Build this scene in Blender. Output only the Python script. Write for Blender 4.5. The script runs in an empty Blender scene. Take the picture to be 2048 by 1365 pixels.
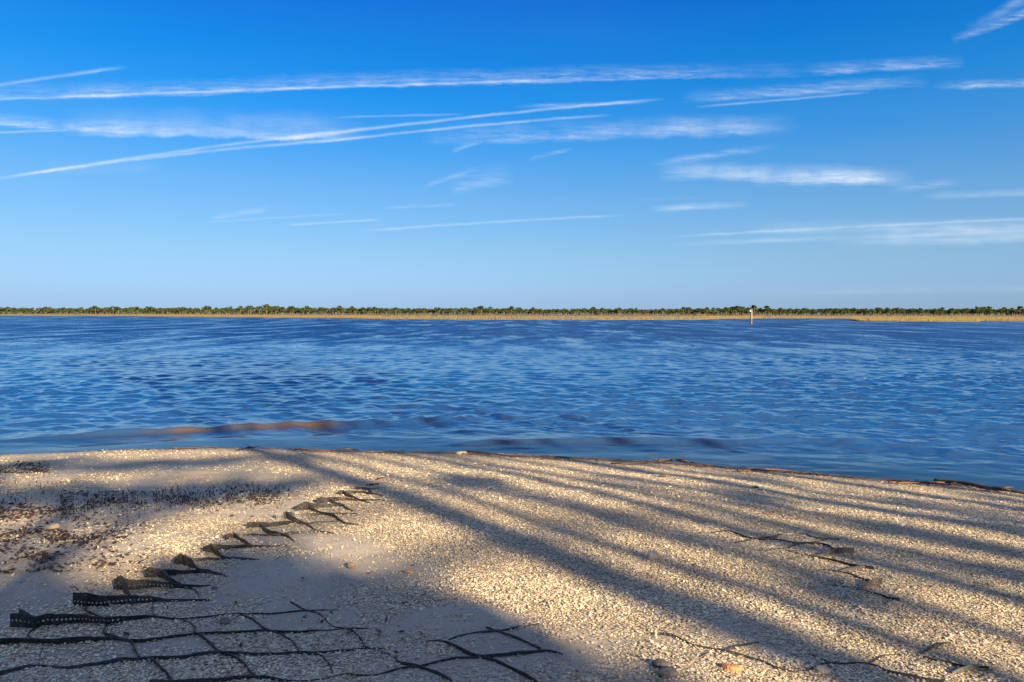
import bpy, bmesh, math, random
import numpy as np
from mathutils import Vector, Matrix

random.seed(7)
RNG = np.random.default_rng(7)
SC = bpy.context.scene
COL = SC.collection

# ------------------------------------------------------------------ camera
CAM_H = 2.2            # eye height above the water level (z = 0)
FPX = 1365.0           # focal length in photograph pixels (2048 wide)
HZ = 628.0             # row of the horizon in the photograph
cam_d = bpy.data.cameras.new('camera')
cam = bpy.data.objects.new('camera', cam_d)
COL.objects.link(cam)
cam.location = (0, 0, CAM_H)
cam.rotation_euler = (math.radians(90), -0.0019, 0)
cam_d.sensor_width = 36.0
cam_d.lens = 36.0 * FPX / 2048.0
cam_d.shift_y = -(682.5 - HZ) / 2048.0
cam_d.clip_start = 0.05
cam_d.clip_end = 20000
SC.camera = cam
SC.render.resolution_x, SC.render.resolution_y = 1024, 682

# ------------------------------------------------------------------ sun + sky
SUN_EL = math.radians(21.0)
TH = math.radians(35.0)                      # shadows run this far left of straight ahead
PV = np.array([-math.sin(TH), math.cos(TH)])  # direction the shadows run on the ground
sun_dir = Vector((math.sin(TH) * math.cos(SUN_EL), -math.cos(TH) * math.cos(SUN_EL), math.sin(SUN_EL)))
sd = bpy.data.lights.new('sun', 'SUN')
sd.energy = 5.0
sd.angle = math.radians(0.7)
sd.color = (1.0, 0.795, 0.50)
sun = bpy.data.objects.new('sun', sd)
COL.objects.link(sun)
sun.rotation_euler = sun_dir.to_track_quat('Z', 'Y').to_euler()
sun.location = (30, -40, 30)

SC.view_settings.view_transform = 'Standard'
SC.view_settings.look = 'None'
SC.view_settings.exposure = 1.85
SC.view_settings.gamma = 1.0

world = bpy.data.worlds.new('World')
SC.world = world
world.use_nodes = True
wt = world.node_tree
wt.nodes.clear()
world.cycles.sampling_method = 'MANUAL'
world.cycles.sample_map_resolution = 128


class NT:
    """small helper to wire shader nodes"""
    def __init__(self, tree):
        self.t = tree

    def n(self, typ, **kw):
        nd = self.t.nodes.new(typ)
        for k, v in kw.items():
            setattr(nd, k, v)
        return nd

    def put(self, sock, val):
        if hasattr(val, 'is_output') or isinstance(val, bpy.types.NodeSocket):
            self.t.links.new(val, sock)
        else:
            sock.default_value = val

    def m(self, op, a, b=0.0, c=0.0, clamp=False):
        nd = self.n('ShaderNodeMath', operation=op, use_clamp=clamp)
        self.put(nd.inputs[0], a)
        self.put(nd.inputs[1], b)
        self.put(nd.inputs[2], c)
        return nd.outputs[0]

    def noise(self, vec, scale, detail=3.0, rough=0.5, dist=0.0, dim='3D'):
        nd = self.n('ShaderNodeTexNoise', noise_dimensions=dim)
        if vec is not None:
            self.put(nd.inputs['Vector'], vec)
        nd.inputs['Scale'].default_value = scale
        nd.inputs['Detail'].default_value = detail
        nd.inputs['Roughness'].default_value = rough
        nd.inputs['Distortion'].default_value = dist
        return nd.outputs['Fac']

    def mapping(self, vec, loc=(0, 0, 0), rot=(0, 0, 0), scale=(1, 1, 1), typ='POINT'):
        nd = self.n('ShaderNodeMapping', vector_type=typ)
        self.put(nd.inputs['Vector'], vec)
        nd.inputs['Location'].default_value = loc
        nd.inputs['Rotation'].default_value = rot
        nd.inputs['Scale'].default_value = scale
        return nd.outputs[0]

    def mix(self, fac, a, b, mode='MIX'):
        nd = self.n('ShaderNodeMix', data_type='RGBA', blend_type=mode)
        self.put(nd.inputs[0], fac)
        for s, v in ((nd.inputs[6], a), (nd.inputs[7], b)):
            if isinstance(v, (tuple, list)) and len(v) == 3:
                v = (*v, 1)
            self.put(s, v)
        return nd.outputs[2]

    def ramp(self, fac, stops, interp='LINEAR'):
        nd = self.n('ShaderNodeValToRGB')
        cr = nd.color_ramp
        cr.interpolation = interp
        while len(cr.elements) < len(stops):
            cr.elements.new(0.5)
        for e, (p, c) in zip(cr.elements, stops):
            e.position = p
            e.color = (c, c, c, 1) if isinstance(c, (int, float)) else (*c, 1)
        self.put(nd.inputs[0], fac)
        return nd.outputs[0]

    def range(self, v, a, b, c=0.0, d=1.0, smooth=False):
        nd = self.n('ShaderNodeMapRange')
        if smooth:
            nd.interpolation_type = 'SMOOTHSTEP'
        self.put(nd.inputs[0], v)
        for i, q in enumerate((a, b, c, d)):
            nd.inputs[i + 1].default_value = q
        return nd.outputs[0]


def build_sky():
    k = NT(wt)
    sky = k.n('ShaderNodeTexSky', sky_type='NISHITA')
    sky.sun_disc = False
    sky.sun_elevation = SUN_EL
    sky.sun_rotation = math.pi - TH
    sky.altitude = 0
    sky.air_density = 1.0
    sky.dust_density = 0.8
    sky.ozone_density = 1.5
    # blue deepens with height; paler zenith added for fill light, same all round
    gam = k.n('ShaderNodeGamma')
    k.put(gam.inputs[0], sky.outputs[0])
    gam.inputs[1].default_value = 0.6
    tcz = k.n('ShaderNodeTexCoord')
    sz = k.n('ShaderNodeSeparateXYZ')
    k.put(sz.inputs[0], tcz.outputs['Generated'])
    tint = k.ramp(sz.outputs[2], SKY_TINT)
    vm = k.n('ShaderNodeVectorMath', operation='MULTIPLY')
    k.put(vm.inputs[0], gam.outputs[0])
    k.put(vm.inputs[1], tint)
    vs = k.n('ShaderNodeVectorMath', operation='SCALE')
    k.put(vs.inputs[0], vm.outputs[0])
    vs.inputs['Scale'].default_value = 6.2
    col = vs.outputs[0]

    # view direction -> position on an upright plane one unit north of here
    tc = k.n('ShaderNodeTexCoord')
    sx = k.n('ShaderNodeSeparateXYZ')
    k.put(sx.inputs[0], tc.outputs['Generated'])
    ny = k.m('MAXIMUM', sx.outputs[1], 0.05)
    X = k.m('DIVIDE', sx.outputs[0], ny)
    Y = k.m('DIVIDE', sx.outputs[2], ny)
    cv = k.n('ShaderNodeCombineXYZ')
    k.put(cv.inputs[0], X)
    k.put(cv.inputs[1], Y)
    P = cv.outputs[0]
    ahead = k.range(sx.outputs[1], 0.05, 0.3)
    # fine curl of the ice trails and slanted fall streaks
    curl = k.m('SUBTRACT', k.noise(P, 26.0, 4, 0.62), 0.5)
    curl2 = k.m('SUBTRACT', k.noise(P, 5.0, 2, 0.5), 0.5)
    fib = k.noise(k.mapping(P, rot=(0, 0, math.radians(24)), scale=(22, 190, 1)), 1.0, 6, 0.72, 0.35)
    fib2 = k.noise(k.mapping(P, rot=(0, 0, math.radians(-8)), scale=(7, 60, 1)), 1.0, 4, 0.65, 0.6)
    puff = k.noise(P, 14.0, 3, 0.6)
    fibr = k.range(fib, 0.36, 0.68)
    fibr2 = k.range(fib2, 0.30, 0.70)
    puffr = k.range(puff, 0.30, 0.65)
    soft_mod = k.m('MULTIPLY', k.m('MULTIPLY_ADD', fibr, 0.9, 0.10), k.m('MULTIPLY_ADD', puffr, 0.75, 0.35))
    soft_mod2 = k.m('MULTIPLY', k.m('MULTIPLY_ADD', fibr2, 0.75, 0.25), k.m('MULTIPLY_ADD', puffr, 0.6, 0.4))
    line_mod = k.m('MULTIPLY_ADD', k.m('MULTIPLY', puffr, k.m('MULTIPLY_ADD', fibr, 0.5, 0.5)), 0.65, 0.35)
    total = None
    for (x0, y0, x1, y1, up, dn, inten, bend, kind) in STREAKS:
        up, dn = (up * 0.72, dn * 0.72) if kind == 'l' else (up, dn * 0.8)
        ax, ay = (x0 - 1024) / FPX, (HZ - y0) / FPX
        bx, by = (x1 - 1024) / FPX, (HZ - y1) / FPX
        L = math.hypot(bx - ax, by - ay)
        ang = math.atan2(by - ay, bx - ax)
        q = k.mapping(P, loc=(ax, ay, 0), rot=(0, 0, ang), scale=(L, 1, 1), typ='TEXTURE')
        s_ = k.n('ShaderNodeSeparateXYZ')
        k.put(s_.inputs[0], q)
        s, t = s_.outputs[0], s_.outputs[1]
        ss = k.m('MULTIPLY', s, k.m('SUBTRACT', 1.0, s))          # 0..0.25 parabola
        if bend:
            t = k.m('SUBTRACT', t, k.m('MULTIPLY', ss, 4 * bend / FPX))
        amp = (up + dn) / FPX
        t = k.m('MULTIPLY_ADD', curl, (0.55 if kind == 'l' else 0.30) * amp, t)
        if kind != 'l':
            t = k.m('MULTIPLY_ADD', curl2, 0.35 * amp, t)
        a = k.m('MULTIPLY_ADD', t, -FPX / up, 1.0)
        b = k.m('MULTIPLY_ADD', t, FPX / dn, 1.0)
        prof = k.m('MINIMUM', a, b, clamp=True)
        prof = k.m('POWER', prof, 1.25)
        end = k.m('MULTIPLY', ss, 9.0 if kind == 'l' else 6.0, clamp=True)
        mod = {'l': line_mod, 'w': soft_mod, 'v': soft_mod2}[kind]
        v = k.m('MULTIPLY', k.m('MULTIPLY', prof, end), k.m('MULTIPLY', mod, inten * 0.74))
        total = v if total is None else k.m('ADD', total, v)
    # high veil added mostly outside the view, as neutral fill for the shade
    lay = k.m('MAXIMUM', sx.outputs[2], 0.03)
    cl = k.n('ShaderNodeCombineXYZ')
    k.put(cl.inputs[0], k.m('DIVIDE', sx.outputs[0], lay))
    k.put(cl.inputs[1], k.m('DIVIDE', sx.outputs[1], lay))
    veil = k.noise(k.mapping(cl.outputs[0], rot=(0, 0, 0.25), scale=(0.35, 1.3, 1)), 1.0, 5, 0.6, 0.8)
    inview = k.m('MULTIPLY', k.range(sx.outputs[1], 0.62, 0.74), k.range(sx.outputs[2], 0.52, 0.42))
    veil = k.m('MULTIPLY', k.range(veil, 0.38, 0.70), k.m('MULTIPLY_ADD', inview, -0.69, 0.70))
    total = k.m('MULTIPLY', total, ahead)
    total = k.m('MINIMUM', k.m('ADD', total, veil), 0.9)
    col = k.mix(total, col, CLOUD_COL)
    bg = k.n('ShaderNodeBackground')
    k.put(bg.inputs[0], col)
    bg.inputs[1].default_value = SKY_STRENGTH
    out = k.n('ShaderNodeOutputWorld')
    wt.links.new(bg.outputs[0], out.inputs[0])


SKY_STRENGTH = 0.058
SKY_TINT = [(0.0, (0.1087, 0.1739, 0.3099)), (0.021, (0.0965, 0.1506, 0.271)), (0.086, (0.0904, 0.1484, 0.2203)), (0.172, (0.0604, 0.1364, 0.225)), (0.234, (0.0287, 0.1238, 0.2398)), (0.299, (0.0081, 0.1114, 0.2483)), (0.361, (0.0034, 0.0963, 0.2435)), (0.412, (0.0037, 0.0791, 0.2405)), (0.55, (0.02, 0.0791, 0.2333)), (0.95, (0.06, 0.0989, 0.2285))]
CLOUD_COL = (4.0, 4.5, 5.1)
# x0, y0, x1, y1 (ends), feather above, feather below, density, bow, kind (l line, w wisps, v wide veil)
STREAKS = [
    (-260, 212, 1640, 148, 34, 7, 0.75, 4, 'w'), (-260, 213, 1200, 158, 6, 5, 0.6, 3, 'l'),
    (1600, 146, 1930, 128, 24, 10, 0.75, 0, 'w'), (-220, 210, 255, 136, 9, 7, 0.6, 3, 'l'),
    (-200, 240, 420, 272, 26, 9, 0.9, -2, 'w'), (120, 268, 730, 279, 62, 8, 0.85, 0, 'v'),
    (-120, 272, 140, 262, 5, 5, 0.6, 0, 'l'),
    (-40, 366, 780, 252, 7, 7, 0.75, 6, 'l'), (560, 283, 1330, 198, 7, 6, 0.75, 6, 'l'),
    (20, 356, 760, 274, 7, 7, 0.7, 8, 'l'), (600, 290, 1230, 229, 6, 6, 0.65, 4, 'l'),
    (60, 346, 330, 340, 26, 14, 0.22, 0, 'v'),
    (660, 236, 930, 229, 5, 5, 0.4, 0, 'l'), (1020, 214, 1300, 205, 7, 6, 0.45, 0, 'w'),
    (1360, 204, 1860, 168, 24, 11, 0.75, 4, 'w'), (1390, 214, 1740, 184, 6, 5, 0.5, 0, 'l'),
    (1865, 174, 2200, 164, 16, 9, 0.9, 0, 'w'), (1900, 80, 2200, -40, 13, 12, 0.8, -6, 'w'),
    (1930, 60, 2180, -80, 14, 26, 0.4, 0, 'v'),
    (840, 284, 1600, 262, 42, 14, 0.6, 0, 'w'), (1160, 272, 1600, 248, 30, 22, 0.42, 0, 'v'),
    (1055, 320, 1145, 298, 7, 7, 0.5, 0, 'w'), (900, 304, 970, 282, 9, 8, 0.5, 0, 'w'),
    (1300, 330, 1560, 292, 12, 12, 0.42, 0, 'w'), (1370, 324, 1480, 300, 10, 8, 0.3, 0, 'w'),
    (1310, 352, 1830, 362, 30, 17, 1.25, 4, 'v'), (1500, 362, 1815, 360, 24, 16, 0.9, 0, 'w'),
    (1780, 378, 1920, 364, 13, 12, 0.5, 0, 'w'), (1840, 392, 2200, 378, 13, 12, 0.6, 0, 'v'),
    (1300, 420, 1500, 410, 13, 9, 0.8, 0, 'v'),
    (840, 376, 960, 338, 9, 9, 0.35, 0, 'w'), (900, 382, 1030, 356, 40, 20, 0.42, 0, 'w'),
    (420, 438, 545, 420, 11, 8, 0.6, 0, 'w'), (570, 452, 765, 440, 6, 5, 0.55, 0, 'l'),
    (400, 446, 700, 428, 5, 5, 0.25, 0, 'l'),
    (720, 463, 1260, 430, 6, 6, 0.5, 2, 'l'), (760, 417, 915, 411, 7, 5, 0.4, 0, 'w'),
    (1330, 474, 2240, 428, 7, 6, 0.5, 2, 'l'), (1340, 490, 2240, 452, 10, 9, 0.55, 0, 'v'),
    (1480, 466, 2200, 450, 26, 12, 0.6, 0, 'v'), (1660, 484, 2240, 468, 20, 18, 0.6, 0, 'v'),
    (1500, 588, 2300, 572, 16, 9, 0.22, 0, 'v'), (1240, 400, 1420, 396, 6, 5, 0.12, 0, 'w'),
]
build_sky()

# ------------------------------------------------------------------ helpers
def smooth(a, b, x):
    t = np.clip((np.asarray(x, float) - a) / (b - a), 0, 1)
    return t * t * (3 - 2 * t)


def _hash(ix, iy, seed):
    h = (ix.astype(np.int64) * 374761393 + iy.astype(np.int64) * 668265263 + seed * 1442695041) & 0xFFFFFFFF
    h = ((h ^ (h >> 13)) * 1274126177) & 0xFFFFFFFF
    h = h ^ (h >> 16)
    return (h & 0xFFFFFF) / float(0xFFFFFF)


def vnoise(x, y, seed=0):
    x, y = np.asarray(x, float), np.asarray(y, float)
    ix, iy = np.floor(x), np.floor(y)
    fx, fy = x - ix, y - iy
    fx, fy = fx * fx * (3 - 2 * fx), fy * fy * (3 - 2 * fy)
    a, b = _hash(ix, iy, seed), _hash(ix + 1, iy, seed)
    c, d = _hash(ix, iy + 1, seed), _hash(ix + 1, iy + 1, seed)
    return (a * (1 - fx) + b * fx) * (1 - fy) + (c * (1 - fx) + d * fx) * fy


def fbm(x, y, seed=0, octs=4, gain=0.5):
    v, a, n = 0.0, 1.0, 0.0
    for i in range(octs):
        v = v + a * vnoise(x * 2 ** i + 17.3 * i, y * 2 ** i - 9.1 * i, seed + i)
        n += a
        a *= gain
    return v / n


# line where the water meets the beach: x -> y
WX = np.array([-60, -30, -14, -7.93, -6.21, -4.43, -2.57, -0.97, 0.58, 2.04, 3.36, 4.55, 5.67, 6.31, 8.5, 14, 30, 60])
WY = np.array([2.0, 7.0, 9.6, 10.57, 10.96, 11.12, 10.84, 10.73, 10.46, 10.11, 9.63, 9.18, 8.83, 8.45, 7.7, 5.6, 1.0, -6])


def shore(x):
    return np.interp(x, WX, WY)


def ground_base(x, y):
    d = shore(x) - y
    up = 0.085 * 8 * (1 - np.exp(-np.maximum(d, 0) / 8.0)) / (1 - math.exp(-1.0)) * 1.02
    dn = -1.9 * (1 - np.exp(np.minimum(d, 0) * 0.035))
    return np.where(d > 0, up, dn)


def ground(x, y):
    x, y = np.asarray(x, float), np.asarray(y, float)
    d = shore(x) - y
    k = smooth(0.0, 1.5, d)
    lump = (fbm(x * 0.55, y * 0.55, 3, 3) - 0.5) * 0.07 + (fbm(x * 2.2, y * 2.2, 9, 3) - 0.5) * 0.03
    return ground_base(x, y) + lump * (0.12 + 0.88 * k)


def px(u, v):
    """photograph pixel -> point on the beach"""
    y = 8.0
    for i in range(70):
        x = (u - 1024) / FPX * y
        yn = (CAM_H - float(ground(x, y))) * FPX / (v - HZ)
        y = 0.5 * y + 0.5 * yn
    return (u - 1024) / FPX * y, y


def px_water(u, v, z=0.0):
    y = (CAM_H - z) * FPX / (v - HZ)
    return (u - 1024) / FPX * y, y


def mesh_from(name, verts, faces=None, quads=None, tris=None, smooth_=False):
    me = bpy.data.meshes.new(name)
    if faces is not None:
        me.from_pydata([tuple(map(float, v)) for v in verts], [], faces)
    else:
        idx = quads if quads is not None else tris
        idx = np.ascontiguousarray(idx, dtype=np.int32)
        nf, k = idx.shape
        me.vertices.add(len(verts))
        me.vertices.foreach_set('co', np.ascontiguousarray(verts, dtype=np.float32).ravel())
        me.loops.add(nf * k)
        me.loops.foreach_set('vertex_index', idx.ravel())
        me.polygons.add(nf)
        me.polygons.foreach_set('loop_start', np.arange(0, nf * k, k, dtype=np.int32))
        me.polygons.foreach_set('loop_total', np.full(nf, k, dtype=np.int32))
        me.update(calc_edges=True)
    if smooth_:
        me.polygons.foreach_set('use_smooth', np.ones(len(me.polygons), dtype=bool))
    me.validate()
    return me


def attr(me, name, vals, typ='FLOAT', dom='POINT'):
    a = me.attributes.new(name, typ, dom)
    if typ == 'FLOAT':
        a.data.foreach_set('value', np.ascontiguousarray(vals, dtype=np.float32))
    else:
        a.data.foreach_set('color', np.ascontiguousarray(vals, dtype=np.float32).ravel())


def link(name, me, mat=None, parent=None, **props):
    o = bpy.data.objects.new(name, me)
    COL.objects.link(o)
    if mat is not None and me is not None:
        me.materials.clear()
        me.materials.append(mat)
    if parent is not None:
        o.parent = parent
    for k_, v_ in props.items():
        o[k_] = v_
    return o


def thing(name, loc, label, category, group=None):
    o = link(name, None)
    o.location = loc
    o['label'] = label
    o['category'] = category
    if group:
        o['group'] = group
    return o


def grid_quads(nr, nc):
    i = np.arange(nr * nc).reshape(nr, nc)
    return np.stack([i[:-1, :-1], i[:-1, 1:], i[1:, 1:], i[1:, :-1]], -1).reshape(-1, 4)


def new_mat(name):
    m = bpy.data.materials.new(name)
    m.use_nodes = True
    t = m.node_tree
    t.nodes.clear()
    k = NT(t)
    out = k.n('ShaderNodeOutputMaterial')
    return m, k, out


def principled(k, out, col, rough=0.8, spec=0.3, normal=None):
    p = k.n('ShaderNodeBsdfPrincipled')
    k.put(p.inputs['Base Color'], (*col, 1) if isinstance(col, tuple) and len(col) == 3 else col)
    k.put(p.inputs['Roughness'], rough)
    k.put(p.inputs['Specular IOR Level'], spec)
    if normal is not None:
        k.put(p.inputs['Normal'], normal)
    k.t.links.new(p.outputs[0], out.inputs[0])
    return p


def bump(k, h, strength=0.5, dist=0.01):
    b = k.n('ShaderNodeBump')
    b.inputs['Strength'].default_value = strength
    b.inputs['Distance'].default_value = dist
    k.put(b.inputs['Height'], h)
    return b.outputs[0]


def simple_mat(name, c1, c2, scale, rough=0.8, spec=0.3, bstr=0.4, bdist=0.01, detail=4):
    m, k, out = new_mat(name)
    tc = k.n('ShaderNodeTexCoord').outputs['Object']
    n = k.noise(tc, scale, detail, 0.6)
    col = k.mix(k.range(n, 0.3, 0.7), c1, c2)
    principled(k, out, col, rough, spec, bump(k, n, bstr, bdist))
    return m


def tube(pts, radii, sides=6, cap=True):
    """tapered tube along pts; returns verts, faces"""
    pts = [Vector(p) for p in pts]
    V, Fc = [], []
    up = Vector((0, 0, 1))
    for i, p in enumerate(pts):
        d = (pts[min(i + 1, len(pts) - 1)] - pts[max(i - 1, 0)])
        if d.length < 1e-9:
            d = Vector((0, 0, 1))
        d.normalize()
        ref = up if abs(d.z) < 0.9 else Vector((1, 0, 0))
        a = d.cross(ref).normalized()
        b = d.cross(a).normalized()
        for s in range(sides):
            t = 2 * math.pi * s / sides
            V.append(p + (a * math.cos(t) + b * math.sin(t)) * radii[i])
    for i in range(len(pts) - 1):
        for s in range(sides):
            q = (s + 1) % sides
            Fc.append((i * sides + s, i * sides + q, (i + 1) * sides + q, (i + 1) * sides + s))
    if cap:
        Fc.append(tuple(range(sides))[::-1])
        Fc.append(tuple(range((len(pts) - 1) * sides, len(pts) * sides)))
    return V, Fc


class Acc:
    def __init__(self):
        self.v, self.f = [], []

    def add(self, V, Fc):
        o = len(self.v)
        self.v += [tuple(v) for v in V]
        self.f += [tuple(i + o for i in f) for f in Fc]

    def mesh(self, name, sm=False):
        return mesh_from(name, self.v, faces=self.f, smooth_=sm)


# ------------------------------------------------------------------ shell cover mask
def line_i(x, y):
    """signed distance (m) from the edge of the thick shell bed, positive inside the bed"""
    lx = np.array([-12, -5.0, -2.4, -1.6, -0.6, 0.3, 0.9, 1.7, 4.0])
    ly = np.array([11.5, 10.2, 7.4, 5.2, 4.4, 3.75, 3.2, 2.5, 0.4])
    return (y - np.interp(x, lx, ly)) * 0.75


def cover(x, y):
    n = fbm(x * 0.9, y * 0.9, 21, 4)
    n2 = fbm(x * 2.6, y * 2.6, 31, 3)
    bed = smooth(-0.55, 0.40, line_i(x, y) + (n - 0.5) * 1.6 + (n2 - 0.5) * 0.5)
    # left of the geocell row: fairly thick scatter again
    left = smooth(-0.2, 0.6, -(x + 1.35 + (y - 3.3) * 0.12) + (n - 0.5) * 1.6)
    clump = smooth(0.42, 0.64, n2) * 0.62 + 0.10
    front = smooth(0.35, -0.15, y - 3.05 + (n - 0.5)) * 0.6 * (0.4 + n2)      # shelly bottom edge
    lean = np.maximum(clump, front)
    lean = np.maximum(lean, left * (0.16 + 0.62 * smooth(0.42, 0.64, 0.5 * n + 0.5 * n2)))
    # two smooth muddy patches near the grass stubble
    mud = np.exp(-(((x + 3.2) / 1.3) ** 2 + ((y - 7.9) / 0.45) ** 2)) + np.exp(-(((x + 4.9) / 0.9) ** 2 + ((y - 6.0) / 0.35) ** 2))
    c = np.maximum(bed, lean) * (1 - 0.85 * np.clip(mud, 0, 1))
    return np.clip(c, 0, 1)


# ------------------------------------------------------------------ beach
def build_beach():
    def axis(segs):
        out = [segs[0][0]]
        for a, b, st in segs:
            n = max(1, int(round((b - a) / st)))
            out += list(np.linspace(a, b, n + 1)[1:])
        return np.array(out)
    xs = axis([(-160, -40, 10), (-40, -10, 1.0), (-10, -7.5, 0.12), (-7.5, 7.5, 0.045), (7.5, 10, 0.12), (10, 40, 1.0), (40, 160, 10)])
    ys = axis([(-90, -30, 6), (-30, 1.6, 0.8), (1.6, 7, 0.034), (7, 12, 0.055), (12, 16, 0.2), (16, 40, 2), (40, 130, 15)])
    X, Y = np.meshgrid(xs, ys)
    Z = ground(X, Y)
    c = cover(X, Y)
    near = (np.abs(X) < 8) & (Y > 1.5) & (Y < 12)
    fine = (fbm(X * 9, Y * 9, 41, 3) - 0.5) * 0.018 + (fbm(X * 24, Y * 24, 51, 2) - 0.5) * 0.012
    ripple = (vnoise(X * 1.2, Y * 7, 61) - 0.5) * 0.012
    Z = Z + np.where(near, fine * (0.25 + 0.75 * c) + ripple * (1 - c), 0)
    me = mesh_from('beach', np.stack([X, Y, Z], -1).reshape(-1, 3), quads=grid_quads(len(ys), len(xs)), smooth_=True)
    attr(me, 'cover', c.ravel())
    d = shore(X) - Y
    attr(me, 'inland', d.ravel())
    m, k, out = new_mat('shelly_sand')
    geo = k.n('ShaderNodeNewGeometry').outputs['Position']
    cov = k.n('ShaderNodeAttribute', attribute_name='cover').outputs['Fac']
    inl = k.n('ShaderNodeAttribute', attribute_name='inland').outputs['Fac']
    big = k.noise(geo, 1.3, 4, 0.55)
    mid = k.noise(geo, 9.0, 4, 0.6)
    grain = k.noise(geo, 320.0, 2, 0.6)
    vor = k.n('ShaderNodeTexVoronoi')
    k.put(vor.inputs['Vector'], geo)
    vor.inputs['Scale'].default_value = 70.0
    vor.inputs['Randomness'].default_value = 1.0
    vc = k.n('ShaderNodeSeparateColor')
    k.put(vc.inputs[0], vor.outputs['Color'])
    sand = k.mix(k.range(big, 0.3, 0.7), (0.27, 0.23, 0.18), (0.38, 0.33, 0.265))
    sand = k.mix(k.m('MULTIPLY', k.range(grain, 0.55, 0.75), 0.5), sand, (0.10, 0.085, 0.07))
    sand = k.mix(k.m('MULTIPLY', k.range(mid, 0.60, 0.72), 0.35), sand, (0.17, 0.13, 0.10))
    chips = k.ramp(vc.outputs[0], [(0.0, (0.16, 0.12, 0.08)), (0.25, (0.36, 0.28, 0.18)), (0.6, (0.56, 0.46, 0.32)), (1.0, (0.74, 0.66, 0.52))])
    chips = k.mix(k.range(vor.outputs['Distance'], 0.35, 0.75), chips, (0.20, 0.155, 0.105))
    base = k.mix(k.range(k.m('MULTIPLY_ADD', mid, 0.5, cov), 0.42, 0.85), sand, chips)
    # wet strip by the water: darker and shinier
    wl = k.m('MULTIPLY_ADD', k.m('SUBTRACT', big, 0.5), 0.9, inl)
    wet = k.range(wl, 0.85, 0.12)
    base = k.mix(k.m('MULTIPLY', wet, 0.62), base, (0.10, 0.078, 0.058))
    hgt = k.m('ADD', k.m('MULTIPLY', vor.outputs['Distance'], k.m('MULTIPLY', cov, -1.0)), k.m('MULTIPLY', grain, 0.22))
    hgt = k.m('ADD', hgt, k.m('MULTIPLY', mid, 0.5))
    p = principled(k, out, base, 0.85, 0.25, bump(k, hgt, 0.9, 0.014))
    k.put(p.inputs['Roughness'], k.range(wl, 0.05, 0.6, 0.28, 0.85))
    link('beach', me, m, kind='structure')


build_beach()


# ------------------------------------------------------------------ water
def crest_curve(pts):
    q = np.array([px_water(*p) for p in pts])
    return q[:, 0], q[:, 1]


W1 = crest_curve([(-300, 900), (-100, 892), (0, 884), (150, 877), (300, 868), (450, 860), (560, 853), (660, 853), (800, 847), (960, 838), (1100, 832)])
W2 = crest_curve([(820, 893), (1000, 887), (1120, 884), (1300, 884), (1420, 888), (1600, 881), (1760, 889), (1900, 900), (2200, 915)])
W3 = crest_curve([(1000, 800), (1300, 838), (1500, 836), (1800, 848), (2100, 862), (2500, 880)])


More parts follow.
